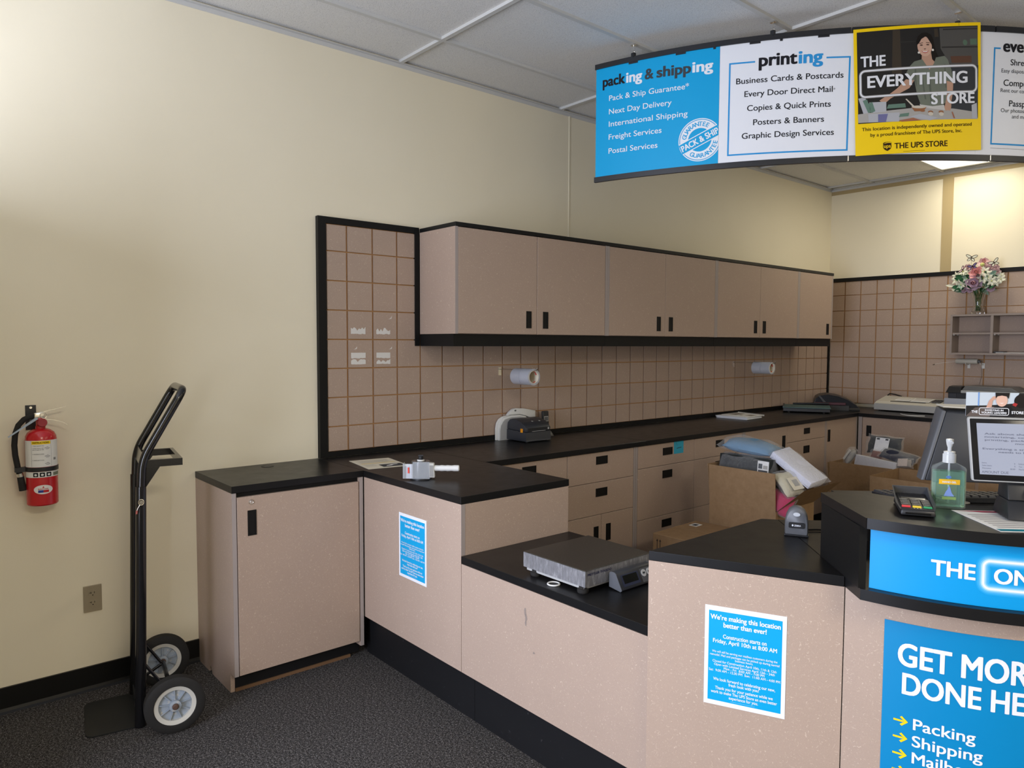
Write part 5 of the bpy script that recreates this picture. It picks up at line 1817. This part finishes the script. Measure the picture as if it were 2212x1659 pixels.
def face(y0, y1, k0, k1, off):
    n = Vector((dv.z, 0, -dv.x)) * off
    L = (p1 - p0).length
    A_, B_ = p0 + dv * L * k0 + n, p0 + dv * L * k1 + n
    return [(A_.x, y0, A_.z), (A_.x, y1, A_.z), (B_.x, y1, B_.z), (B_.x, y0, B_.z)]


MB(o).poly(face(.182, .272, .16, .86, .0006)).build('display_bezel', flat('slate_blue', (.045, .055, .10), .35), dh)
MB(o).poly(face(.190, .264, .32, .80, .0012)).build('display_glass', flat('lcd_dark', (.012, .014, .012), .12), dh)
MB(o).poly(face(.282, .345, .10, .90, .0006)).build('button_panel', 'plastic_grey', dh)
for yc in (.299, .328):
    b = MB(o)
    q_ = face(yc, yc, .62, .62, .0012)[0]
    b.cyl(q_, Vector(q_) + Vector((dv.z, 0, -dv.x)) * .0012, .0125, n=20)
    b.build('button', 'plastic_white', dh, smooth=40)
    b = MB(o)
    b.poly(face(yc - .006, yc + .006, .57, .68, .0028))
    b.build('button_symbol', 'inkgrey', dh)
b = MB((1.752, .056, ZL)).tube([(1.752 + .021 * cos(a), .046 + .021 * sin(a), ZL + .0032) for a in [2 * pi * k / 28 for k in range(28)]], .0030, 8, closed=True)
tag(b.build('plastic_ring', 'plastic_white', smooth=60), 'small white ring lying under the front edge of the steel scale', 'ring')

# ================================================================== ON THE ANGLED COUNTER: SCANNER
ZC = HC + .0004
t = thing('barcode_scanner', 'grey rounded barcode scanner standing on the angled counter', 'barcode scanner', (2.418, .475, ZC), R_(27.9))
out = [(-.034, 0), (-.0355, .010), (-.035, .040), (-.031, .062), (-.023, .078), (-.011, .087), (.0, .0885), (.011, .087), (.023, .078), (.031, .062), (.035, .040), (.0355, .010), (.034, 0)]
b = MB()
rings = []
for y, k in ((-.006, .90), (-.002, .97), (.006, 1.), (.030, 1.), (.048, .92), (.058, .78)):
    rings.append([b._v((x * k, y + .004 * (z / .0885), .004 + z * k)) for x, z in out])
for A_, B_ in zip(rings, rings[1:]):
    for i in range(len(out) - 1):
        b._f([A_[i], A_[i + 1], B_[i + 1], B_[i]])
    b._f([A_[-1], A_[0], B_[0], B_[-1]])
b._f(rings[0])
b._f(rings[-1][::-1])
hs = b.build('housing', 'plastic_grey', t, smooth=50)
MB().prism([(-.036, -.012), (.036, -.012), (.036, .058), (-.036, .058)], 0, .006, bev=.002).build('base', 'plastic_black', t)
fy = lambda z: -.0066 + .0037 * z / .0885
MB().prism([(x, z) for x, z in rrect(-.0235, .0235, .026, .044, .004)], -.0085, -.004, axis='y').build('name_plate', 'plastic_black', t)
b = MB()
write(b, plane((0, -.0089, .032), (1, 0, 0), (0, 0, 1)), 'ZEBRA', .003, 0, .0052, .020, .03, 'c')
b.build('lettering', 'white', t)
b = MB()
sheet(b, plane((0, -.0089, .032), (1, 0, 0), (0, 0, 1)), ell(-.0115, .0028, .0028, .0034, 10))
b.build('emblem', 'white', t)
MB().prism(ell(0, .0695, .0105, .0062, 18), -.0060, -.0020, axis='y').build('scan_window', flat('pale_window', (.55, .57, .60), .15), t)
MB().tube([(.008, .058, .006), (.02, .07, .004), (.06, .09, .0042), (.11, .10, .0042), (.15, .13, .0042)], .003, 8).build('cable', 'rubber', t, smooth=50)

# ================================================================== ON THE KIOSK
ZT_ = ZK1 + .0004
th = R_(27.5)
t = thing('card_terminal', 'black card payment terminal with red, yellow and green keys on the kiosk', 'card terminal', (2.868, .222, ZT_), th)
# local: +x right, +y away from the customer
W_ = .039
b = MB().hexa([(-W_, 0, .002), (W_, 0, .002), (W_, .165, .002), (-W_, .165, .002)], [(-W_ + .002, .002, .017), (W_ - .002, .002, .017), (W_ - .004, .160, .030), (-W_ + .004, .160, .030)], bev=.004)
body_ = b.build('housing', 'plastic_black', t, smooth=40)
tz = lambda y: .0172 + .013 * (y - .002) / .158


def tp(x0, x1, y0, y1, off, h=.0):
    return [(x0, y0, tz(y0) + off), (x1, y0, tz(y0) + off), (x1, y1, tz(y1) + off), (x0, y1, tz(y1) + off)]


for sx in (-1, 1):
    MB().hexa([(sx * W_, .010, .016), (sx * (W_ - .004), .010, .016), (sx * (W_ - .004), .165, .028), (sx * W_, .165, .028)][::sx], [(sx * (W_ + .006), .050, .024), (sx * (W_ + .003), .050, .024), (sx * (W_ + .001), .168, .047), (sx * (W_ + .004), .168, .047)][::sx]).build('privacy_shield', 'plastic_char', t)
MB().hexa([(-W_, .162, .026), (W_, .162, .026), (W_, .167, .026), (-W_, .167, .026)], [(-W_ - .002, .164, .047), (W_ + .002, .164, .047), (W_ + .002, .168, .047), (-W_ - .002, .168, .047)]).build('privacy_shield', 'plastic_char', t)
MB().poly(tp(-.028, .028, .098, .146, .0006)).build('display', flat('dark_display', (.006, .006, .008), .08), body_)
cols3 = (flat('key_red', (.62, .04, .05), .4), flat('key_yellow', (.75, .55, .04), .4), flat('key_green', (.03, .28, .12), .4))
for r_ in range(5):
    for c_i in range(3):
        xc = -.024 + .024 * c_i
        y0_ = .022 + r_ * .0145
        b = MB().hexa(tp(xc - .0098, xc + .0098, y0_, y0_ + .0095, -.0005), tp(xc - .0092, xc + .0092, y0_ + .0005, y0_ + .009, .0028))
        b.build('key', cols3[c_i] if r_ == 0 else 'plastic_black', body_)
        if r_:
            MB().poly(tp(xc - .005, xc + .006, y0_ + .003, y0_ + .0065, .0031)).build('key_legend', 'plastic_lgrey', body_)
for xc in (-.007, 0, .007):
    MB().poly(tp(xc - .0016, xc + .0016, .0115, .0145, .0006)).build('indicator', 'white', body_)
MB().box(-.028, .028, -.0005, .004, .006, .010).build('card_slot', flat('slot_black', (.002, .002, .002)), t)

frost = film('frosted_plastic', .55, (.80, .82, .82), .25)
t = thing('hand_sanitizer', 'clear pump bottle of pale green hand sanitizer on the kiosk', 'hand sanitizer', (2.874, .400, ZT_), R_(30.6))
bw, bd_ = .0385, .019
outl = [(-bw + .006, -bd_), (bw - .006, -bd_), (bw, -bd_ + .008), (bw, bd_ - .008), (bw - .006, bd_), (-bw + .006, bd_), (-bw, bd_ - .008), (-bw, -bd_ + .008)]


def loft(mb, secs, mi=0):
    rings = [[mb._v((x * k, y * k2, z)) for x, y in outl] for z, k, k2 in secs]
    for A_, B_ in zip(rings, rings[1:]):
        for i in range(8):
            mb._f([A_[i], A_[(i + 1) % 8], B_[(i + 1) % 8], B_[i]], mi)
    mb._f(rings[0][::-1], mi)
    mb._f(rings[-1], mi)
    return mb


bclear = film('clear_bottle_plastic', .02, (.80, .90, .88), .04, .30)
loft(MB(), [(.0005, .94, .9), (.004, 1, 1), (.103, 1, 1), (.109, .93, .95), (.119, .42, .70), (.122, .36, .62)]).build('bottle', bclear, t, smooth=40)
loft(MB(), [(.005, .93, .90), (.008, .96, .94), (.097, .96, .94)]).build('gel', 'gel', t, smooth=40)
MB().lathe([(.0155, .119), (.0155, .141), (.0135, .142), (.0135, .148), (.006, .149)], (0, 0, 0), n=24).build('pump_collar', frost, t, smooth=40)
b = MB().lathe([(.0048, .148), (.0048, .158), (.0075, .166), (.0090, .176), (.0088, .1805), (0, .182)], (0, 0, 0), n=20)
b.tube([(0, -.002, .176), (0, -.016, .177), (0, -.024, .173)], .0038, 10)
b.build('pump_head', frost, t, smooth=40)
MB().cyl((0, 0, .012), (0, 0, .12), .0025, n=8).build('dip_tube', 'clear', t)
b = MB().box(-.026, .022, -bd_ - .0009, -bd_ - .0003, .064, .077)
lbl = b.build('label_band', flat('label_orange', (.80, .45, .02), .5), t)
b = MB()
write(b, plane((0, -bd_ - .0012, .0678), (1, 0, 0), (0, 0, 1)), 'HAND GEL', -.002, 0, .0046, .032, .03, 'c')
b.build('lettering', 'white', lbl)
b = MB()
pl2 = plane((0, -bd_ - .0006, 0), (1, 0, 0), (0, 0, 1))
sheet(b, pl2, [(-.014, .033), (.010, .033), (.004, .042), (.0, .056), (-.003, .061), (-.005, .052), (-.010, .044)])
b.build('label_splash', flat('label_splash_blue', (.20, .30, .62), .5), t)
b = MB()
sheet(b, pl2, ell(-.004, .083, .0065, .0035, 14))
b.build('label_emblem', flat('label_emblem_blue', (.10, .20, .50), .5), t)
b = MB()
sheet(b, pl2, rect(-.018, .014, .024, .031))
b.build('label_patch', flat('label_patch_green', (.22, .35, .12), .5), t)

# flyer lying under the customer display
t = thing('flyer', 'white flyer with a dark red band and teal stripe on the kiosk edge', 'flyer', (3.045, .365, ZT_), R_(45))
MB().box(-.105, .14, -.108, .108, 0, .0010).build('sheet', 'paper', t)
fn = plane((0, 0, .0013), (1, 0, 0), (0, 1, 0))
b = MB(); sheet(b, fn, [(-.10, .103), (.13, .103), (.13, .085), (-.04, .085), (-.06, .092)]); b.build('red_band', flat('deep_red_print', (.33, .015, .06), .5), t)
b = MB(); sheet(b, fn, rect(-.103, .138, -.104, -.085)); b.build('teal_stripe', flat('teal_print', (.01, .20, .27), .5), t)
for i in range(8):
    b = MB(); sheet(b, fn, rect(-.09, .13, -.07 + i * .018, -.062 + i * .018)); b.build('printed_line', flat('faint_print', (.42, .40, .40)), t)

# customer facing display ---------------------------------------------------
DU = Vector((.835, .55, 0)).normalized()
DN = Vector((DU.y, -DU.x, 0))            # towards the customer
t = thing('customer_display', 'tilted customer touch display with text on a black stand, photo card on top', 'display', (3.035, .415, ZT_))
o = t.location
tl = Vector((2.933, .337, 1.345))


def dp(u, z, n=0.):
    """point on the display face, leaning back slightly"""
    return tl + DU * (u + (1.345 - z) * .055) + Vector((0, 0, z - 1.345)) + DN * (n + (1.345 - z) * .14)


def dslab(name, m_, u0, u1, z0, z1, n0, n1, par, bev=0.):
    return MB(o).hexa([dp(u0, z0, n1), dp(u1, z0, n1), dp(u1, z0, n0), dp(u0, z0, n0)], [dp(u0, z1, n1), dp(u1, z1, n1), dp(u1, z1, n0), dp(u0, z1, n0)], bev=bev).build(name, m_, par, smooth=40 if bev else None)


dslab('rim', 'plastic_lgrey', 0, .262, 1.187, 1.345, -.016, -.001, t, .006)
fr_ = dslab('bezel', flat('bezel_black', (.010, .010, .011), .2), .004, .258, 1.191, 1.341, -.004, .0006, t, .002)
sc_ = dslab('screen', 'screen', .0175, .2445, 1.2055, 1.3305, -.002, .0012, fr_)
dfn = lambda c: dp(.0175 + c.x, 1.2055 + c.y, .0018 + c.z)
gi = flat('screen_text_grey', (.12, .13, .18))
for txt, y, h, w, x in (('Ask about shredding, receiving,', .0975, .0042, .196, .1135), ('notarizing, copying, mailboxes,', .0900, .0042, .196, .1135), ('printing, packing, designing and', .0825, .0042, .196, .1135), ('more today!', .0750, .0042, .066, .1135),
                        ('Everything a small business owner', .0610, .0042, .208, .1135), ('needs to be unstoppable.', .0535, .0042, .140, .1135)):
    b = MB(o); write(b, dfn, txt, x, y, h, w, .012, 'c'); b.build('screen_text', gi, sc_)
for txt, x, y, h in (('Items', .006, .0270, .0032), ('Sales items', .006, .0205, .0032), ('Discounts', .006, .0140, .0032), ('0', .075, .0270, .0032), ('0', .075, .0205, .0032), ('$0.00', .066, .0140, .0032), ('Subtotal', .084, .0270, .0032), ('Tax', .084, .0205, .0032), ('Payments', .084, .0140, .0032), ('AMOUNT DUE', .004, .0032, .0060), ('$0.00', .165, .0032, .0060)):
    b = MB(o); write(b, dfn, txt, x, y, h, None, 0); b.build('screen_text', gi, sc_)
b = MB(o)
bc, bn = Vector((3.055, .432, 0)), DN
q0 = [bc + DU * a + bn * c for a, c in ((-.075, .062), (.075, .062), (.075, -.05), (-.075, -.05))]
q1 = [bc + DU * a + bn * c for a, c in ((-.066, .030), (.066, .030), (.066, -.045), (-.066, -.045))]
q2 = [bc + DU * a + bn * c for a, c in ((-.060, -.002), (.060, -.002), (.060, -.045), (-.060, -.045))]
up_ = lambda q, z: [Vector((p.x, p.y, z)) for p in q]
b.hexa(up_(q0, ZT_ + .004), up_(q1, ZT_ + .046), bev=.004)
b.hexa(up_(q1, ZT_ + .0462), up_(q2, ZT_ + .118), bev=.004)
b.build('stand', 'plastic_black', t, smooth=40)
b = MB(o)
for a, c in ((-.055, .04), (.055, .04), (-.055, -.04), (.055, -.04)):
    p = bc + DU * a + bn * c
    b.cyl((p.x, p.y, ZT_ - .0002), (p.x, p.y, ZT_ + .005), .008, n=12)
b.build('feet', 'rubber', t)
p = lambda a, c, z: bc + DU * a + bn * c + Vector((0, 0, z))
MB(o).tube([p(.0, .004, 1.19), p(-.02, .036, 1.178), p(-.026, .044, 1.165), p(-.018, .05, 1.145), p(-.01, .058, 1.125), p(.02, .064, 1.116), p(.06, .064, 1.125)], .0028, 8).build('cable', 'rubber', t, smooth=50)
# photo card clipped to the top edge of the display
t = thing('sign_card', 'printed photo card of a smiling child standing on the customer display', 'sign', (3.0, .38, 1.346))
o = t.location
cfn = lambda off: plane(tl + DU * -.003 + Vector((0, 0, .0012)) - DN * .008, DU, Vector((0, 0, 1)), off)
b = MB(o)
c0 = tl + DU * -.003 + Vector((0, 0, .0012)) - DN * .008
q = [c0, c0 + DU * .258, c0 + DU * .258 + Vector((0, 0, .060)), c0 + Vector((0, 0, .060))]
b.hexa([q[0], q[1], q[1] - DN * .0015, q[0] - DN * .0015], [q[3], q[2], q[2] - DN * .0015, q[3] - DN * .0015])
cd_ = b.build('card', flat('card_window_white', (.50, .56, .62)), t)


def cprint(nm, col, pts, off):
    b = MB(o)
    sheet(b, cfn(off), pts)
    return b.build(nm, flat('card_' + nm, col), cd_)


cprint('window_frame', (.16, .30, .60), rect(.026, .029, .026, .060), .0006)
cprint('room_background', (.020, .018, .018), [(.0, .0), (.258, .0), (.258, .060), (.115, .060), (.105, .034), (.05, .028), (.0, .026)], .0006)
cprint('desk', (.11, .085, .075), [(.0, .0), (.02, .022), (.055, .026), (.09, .018), (.09, 0)], .0009)
cprint('shirt', (.010, .010, .013), [(.052, .0), (.058, .022), (.075, .030), (.098, .026), (.108, .0)], .0012)
cprint('raised_arm', (.55, .32, .24), [(.044, .022), (.050, .040), (.058, .050), (.066, .052), (.066, .045), (.058, .040), (.056, .024)], .0014)
cprint('face', (.66, .42, .33), ell(.0775, .041, .0125, .0155, 20), .0015)
cprint('hair', (.012, .010, .010), [(.064, .046), (.063, .060), (.094, .060), (.092, .045), (.088, .051), (.077, .053), (.068, .051)], .0018)
cprint('smile', (.85, .75, .72), [(.072, .035), (.0775, .0325), (.083, .0355), (.0775, .0345)], .0018)
cprint('second_head', (.012, .009, .009), ell(.120, .040, .016, .017, 18), .0011)
cprint('red_collar', (.35, .03, .03), [(.100, .030), (.108, .026), (.112, .033), (.104, .036)], .0013)
for txt, x, y, h, w in (('THE', .012, .0085, .0062, .014), ('INVESTING IN', .0415, .0140, .0042, .040), ('YOUNG LEADERS', .0335, .0075, .0046, .055), ('STORE', .099, .0085, .0062, .026)):
    b = MB(o); write(b, cfn(.0022), txt, x, y, h, w, .03); b.build('lettering', 'white', cd_)
b = MB(o)
outline(b, cfn(.0022), rrect(.029, .093, .0045, .0215, .004), .0013)
b.build('lettering_frame', 'white', cd_)

# register monitor seen from behind, on the riser --------------------------
t = thing('register_monitor', 'dark grey register monitor seen from behind, leaning, beside the customer display', 'monitor', kuv(.45, .60) + (1.0184,))
o = t.location
MN = -DN                                   # towards the clerk
m0 = Vector((2.650, .770, 1.093)) + DU * .022


def mp_(u, z, n):
    k = (z - 1.095) / .223
    return m0 + DU * (u + k * .068) + Vector((0, 0, z - 1.095)) + MN * (n + k * .05)


b = MB(o).hexa([mp_(.012, 1.095, 0), mp_(.30, 1.095, 0), mp_(.30, 1.095, .060), mp_(.012, 1.095, .060)], [mp_(.012, 1.312, 0), mp_(.30, 1.300, 0), mp_(.30, 1.318, .085), mp_(.012, 1.322, .085)], bev=.005)
b.build('back_housing', 'plastic_char', t, smooth=40)
b = MB(o).hexa([mp_(0, 1.095, .004), mp_(.0115, 1.095, .0), mp_(.0115, 1.095, .060), mp_(0, 1.095, .060)], [mp_(0, 1.316, .004), mp_(.0115, 1.314, 0), mp_(.0115, 1.324, .085), mp_(0, 1.324, .085)], bev=.003)
b.build('side_trim', 'plastic_grey', t, smooth=40)
b = MB(o).hexa([mp_(.0, 1.3255, .004), mp_(.30, 1.3145, .004), mp_(.30, 1.3225, .088), mp_(.0, 1.3275, .088)], [mp_(.0, 1.329, .006), mp_(.30, 1.318, .006), mp_(.30, 1.326, .088), mp_(.0, 1.331, .088)])
b.build('top_trim', 'plastic_beige', t)
pb1 = m0 + DU * .113 + MN * .012
MB(o).cyl((pb1.x, pb1.y, 1.028), (pb1.x, pb1.y, 1.094), .009, n=12).build('pole', 'plastic_black', t)
MB(o).cyl((pb1.x, pb1.y, 1.0184), (pb1.x, pb1.y, 1.028), .030, n=28).build('foot', 'plastic_black', t)
# keyboard
ku = f_
t = thing('keyboard', 'black register keyboard on the shelf behind the kiosk', 'keyboard', kuv(.505, .622) + (1.0184,), R_(45))
MB().hexa([(-.21, -.06, 0), (.21, -.06, 0), (.21, .06, 0), (-.21, .06, 0)], [(-.21, -.06, .018), (.21, -.06, .018), (.21, .06, .010), (-.21, .06, .010)], bev=.002).build('case', 'plastic_black', t)
for r_ in range(5):
    for c_i in range(16):
        x, y = -.195 + c_i * .026, -.047 + r_ * .0235
        z = .0182 - (y + .06) / .12 * .008
        MB().hexa([(x - .0112, y - .010, z), (x + .0112, y - .010, z), (x + .0112, y + .010, z - .001), (x - .0112, y + .010, z - .001)], [(x - .0085, y - .0075, z + .0065), (x + .0085, y - .0075, z + .0065), (x + .0085, y + .0075, z + .0055), (x - .0085, y + .0075, z + .0055)]).build('key', 'plastic_char', t)

# ================================================================== CARTONS AND BAGGED PARCELS
TH = .004


def carton(label, x0, x1, y0, y1, h, flaps, rz=0., closed=False):
    """open-topped corrugated box; flaps = list of (side, length, lean) with lean in degrees from vertical outward"""
    cx_, cy_ = (x0 + x1) / 2, (y0 + y1) / 2
    t = thing('cardboard_box', label, 'cardboard box', (cx_, cy_, .0), rz)
    X, Y = (x1 - x0) / 2, (y1 - y0) / 2
    b = MB()
    b.box(-X, X, -Y, Y, .001, .001 + TH)
    for q_ in ((-X, X, -Y, -Y + TH), (-X, X, Y - TH, Y), (-X, -X + TH, -Y + TH, Y - TH), (X - TH, X, -Y + TH, Y - TH)):
        b.box(*q_, .001 + TH, h)
    b.build('body', 'board', t)
    for side, L, lean in flaps:
        a = R_(lean)
        b = MB()
        if side in 'fb':
            s_ = -1 if side == 'f' else 1
            y = s_ * (Y - TH * .5)
            dz, dy = cos(a) * L, s_ * sin(a) * L
            n = Vector((0, s_ * cos(a), sin(a))) * TH * .5
            P_ = [Vector((-X + .002, y, h)), Vector((X - .002, y, h)), Vector((X - .002, y + dy, h + dz)), Vector((-X + .002, y + dy, h + dz))]
        else:
            s_ = -1 if side == 'l' else 1
            x = s_ * (X - TH * .5)
            dz, dx = cos(a) * L, s_ * sin(a) * L
            n = Vector((s_ * cos(a), 0, sin(a))) * TH * .5
            P_ = [Vector((x, -Y + .002, h)), Vector((x, Y - .002, h)), Vector((x + dx, Y - .002, h + dz)), Vector((x + dx, -Y + .002, h + dz))]
        b.hexa([p - n for p in P_], [p + n for p in P_])
        b.build('flap', 'board', t)
    return t


carton('tall open cardboard box heaped with bagged parcels in front of the tan drawers', 1.060, 1.490, 2.000, 2.430, .592, [('f', .218, 4), ('l', .218, 5), ('b', .20, 3), ('r', .22, 48)])
carton('open cardboard box of dark bagged clothes in the far corner behind the kiosk', .868, 1.345, 3.900, 4.360, .375, [('f', .232, 1), ('l', .22, 5), ('b', .22, 2), ('r', .20, 30)])
carton('empty open cardboard box just behind the kiosk shelf', 1.480, 1.955, 3.200, 3.660, .520, [('f', .138, 2), ('l', .138, 2), ('b', .138, 2)])
carton('open cardboard box at the right, mostly hidden by the monitor and sanitizer', 1.975, 2.440, 3.210, 3.650, .520, [('f', .138, 2), ('b', .138, 2), ('r', .138, 3)])
# closed flat box with arrows
t = thing('cardboard_box', 'closed taped cardboard box with two up arrows, in front of the drawers', 'cardboard box', (1.216, 1.757, 0), R_(2))
X, Y, Z = .215, .215, .460
MB().box(-X, X, -Y, Y, .001, Z, bev=.002, seg=1).build('body', 'board', t)
MB().box(-X - .0003, X + .0003, -.022, .022, Z + .0002, Z + .0008).build('packing_tape', film('brown_tape', .5, (.30, .18, .08), .2), t)
lb_ = MB().box(-X + .035, -X + .085, .085, .150, Z + .0002, Z + .0010).build('label', 'paper', t)
MB().box(-X + .045, -X + .075, .095, .135, Z + .0012, Z + .0016).build('label_print', 'inkgrey', lb_)
MB().box(-X + .28, -X + .31, .12, .15, Z + .0002, Z + .0010).build('label', 'paper', t)
fn = plane((-X + .018, -Y - .0006, Z - .085), (1, 0, 0), (0, 0, 1))
for x in (.012, .032):
    b = MB(); sheet(b, fn, [(x - .002, 0), (x + .002, 0), (x + .002, .045), (x + .006, .045), (x, .058), (x - .006, .045), (x - .002, .045)]); b.build('arrow_mark', 'ink', t)
b = MB(); sheet(b, fn, rect(-.002, .046, -.010, -.006)); b.build('arrow_mark', 'ink', t)


def basis(P_, U_, V_):
    """frame with local x along U_, y along V_ (made square), z out of the face"""
    u = Vector(U_).normalized()
    v = Vector(V_)
    v = (v - u * v.dot(u)).normalized()
    m_ = Matrix((u, v, u.cross(v))).transposed().to_4x4()
    m_.translation = Vector(P_)
    return m_


def cushion(mb, lx, ly, h, n=16, wr=.004, seed=0, edge=0., power=2.6, mi=0):
    """soft stuffed bag: rounded cushion with wrinkles and an optional flat seam"""
    rnd = random.Random(seed)
    ph_ = [(rnd.uniform(0, 6.3), rnd.uniform(14, 46), rnd.uniform(0, 6.3), rnd.uniform(.3, 1)) for _ in range(9)]

    def wrink(x, y):
        return sum(w * sin(k * (x * cos(a) + y * sin(a)) + p) for p, k, a, w in ph_) / 4.5

    top, bot = {}, {}
    for i in range(n + 1):
        for j in range(n + 1):
            u, v = 2 * i / n - 1, 2 * j / n - 1
            r = (1 - abs(u) ** power) * (1 - abs(v) ** power)
            z = h * max(0, r) ** .5
            x, y = u * lx * (1 + .03 * sin(v * 5 + seed)), v * ly * (1 + .03 * sin(u * 6 + seed))
            w = wr * wrink(x, y) * (.35 + .65 * min(1, r * 2))
            top[i, j] = mb._v((x, y, z + w + (edge if r <= 0 else 0) * wrink(y, x)))
            bot[i, j] = top[i, j] if r <= 0 else mb._v((x, y, -z * .8 - w))
    for i in range(n):
        for j in range(n):
            mb._f([top[i, j], top[i + 1, j], top[i + 1, j + 1], top[i, j + 1]], mi)
            mb._f([bot[i, j + 1], bot[i + 1, j + 1], bot[i + 1, j], bot[i, j]], mi)
    return mb


def parcel(label, mtx, lx, ly, h, col, seed, bag=1.07, wr=.004, name='parcel', lab=None, boxy=False, lab_col='paper'):
    t = thing(name, label, 'parcel', mtx.translation, 0, 'bagged parcels in the open boxes')
    rot_ = mtx.to_3x3().to_4x4()
    if boxy:
        b = MB().box(-lx, lx, -ly, ly, -h, h, bev=.004)
    else:
        b = cushion(MB(), lx, ly, h, 18, wr, seed)
    b.xf(rot_).build('contents', flat('parcel_cloth_%d' % seed, col, .75), t, smooth=50)
    if lab:
        for k_, (x0, x1, y0, y1, m_) in enumerate(lab):
            zl = h + (.0015 if boxy else .010) + .0012 * min(k_, 1)
            b = MB().box(x0, x1, y0, y1, zl, zl + .001).xf(rot_)
            lo_ = b.build('shipping_label' if k_ == 0 else 'label_print', m_, t)
    hh = h * 1.05 + (.012 if lab else .003)
    cushion(MB(), lx * bag + .004, ly * bag + .004, hh * (1.12 if boxy else 1.06), 26, wr * 2.1 + .002, seed + 50, .010, 7 if boxy else 3.2).xf(rot_).build('plastic_bag', 'film', t, 'clear crinkled plastic bag', smooth=60)
    return t


# tall box
parcel('black carton in clear plastic with a barcode label, left in the tall box', basis((1.235, 2.135, .755), (1, 0, -.01), (0, .08, 1)), .165, .108, .060, (.022, .026, .026), 1, 1.04, .003, boxy=True, lab=[(.090, .160, .028, .096, 'paper'), (.096, .154, .034, .044, 'inkgrey'), (.096, .120, .052, .080, 'inkgrey'), (.126, .154, .052, .072, 'grey_print')])
parcel('light blue bagged cloth lying on top of the tall box', basis((1.205, 2.215, .905), (1, .10, -.10), (-.1, 1, .1)), .155, .085, .046, (.13, .25, .38), 2, 1.14, .008)
wm = basis(((1.397 + 1.376 + 1.615 + 1.593) / 4, 2.225, .822), (.222, .0, -.142), (-.02, .15, .031))
parcel('long white bagged package leaning over the right side of the tall box', wm, .140, .085, .022, (.66, .67, .76), 3, 1.10, .004, boxy=True)
parcel('cream bagged package with a square label near the front of the tall box', basis((1.506, 2.105, .742), (.090, -.01, -.105), (.01, .15, .02)), .075, .075, .028, (.55, .51, .38), 4, 1.08, .006, lab=[(-.020, .058, -.042, .046, 'cream'), (-.004, .036, -.016, .026, 'grey_print')])
parcel('crimson patterned bag at the front corner of the tall box', basis((1.480, 2.055, .640), (.075, .0, -.02), (-.03, .04, .10)), .075, .062, .030, (.48, .015, .09), 5, 1.05, .005)
parcel('grey bagged bundle sunk in the middle of the tall box', basis((1.330, 2.240, .530), (1, 0, 0), (0, 1, .05)), .135, .150, .090, (.16, .16, .155), 6, 1.04, .006)
parcel('brown bagged bundle at the bottom of the tall box', basis((1.275, 2.215, .215), (1, 0, 0), (0, 1, 0)), .190, .190, .195, (.20, .15, .11), 7, 1.02, .004)
# corner box
parcel('dark bagged jacket with a large white label on the corner box', basis((1.185, 4.135, .742), (1, 0, -.03), (0, .35, 1)), .120, .070, .048, (.018, .024, .030), 8, 1.10, .010, lab=[(-.050, .052, -.060, .048, 'white'), (-.042, -.020, .030, .044, 'inkgrey'), (.022, .044, .030, .044, 'inkgrey')])
parcel('navy bagged garment lying at the right of the corner box', basis((1.325, 4.040, .683), (1, .05, -.17), (0, 1, .5)), .122, .055, .028, (.012, .016, .040), 9, 1.08, .006)
parcel('white stacked block standing at the front of the corner box', basis((1.196, 3.965, .600), (1, .02, -.105), (0, .12, 1)), .150, .060, .030, (.52, .52, .56), 10, 1.02, .002, boxy=True)
parcel('clear crinkled bag with a paper insert at the left of the corner box', basis((.985, 4.000, .648), (.55, .3, 1), (-.6, 1, .1)), .060, .055, .020, (.36, .35, .33), 11, 1.18, .014, lab=[(-.045, .045, -.035, .030, 'paper')])
parcel('small mauve bagged item in the middle of the corner box', basis((1.178, 4.020, .680), (1, 0, -.1), (0, .6, 1)), .040, .030, .024, (.20, .085, .075), 12, 1.25, .010)
parcel('clear bag with a tilted pale card at the right front of the corner box', basis((1.390, 3.985, .645), (1, .05, .1), (0, .5, 1)), .050, .030, .015, (.34, .31, .28), 13, 1.20, .012, lab=[(-.036, .030, -.030, .028, flat('pale_pink_card', (.58, .50, .45)))])
parcel('dark bagged bundle filling the bottom of the corner box', basis((1.106, 4.130, .262), (1, 0, 0), (0, 1, 0)), .210, .200, .240, (.030, .033, .038), 14, 1.01, .004)
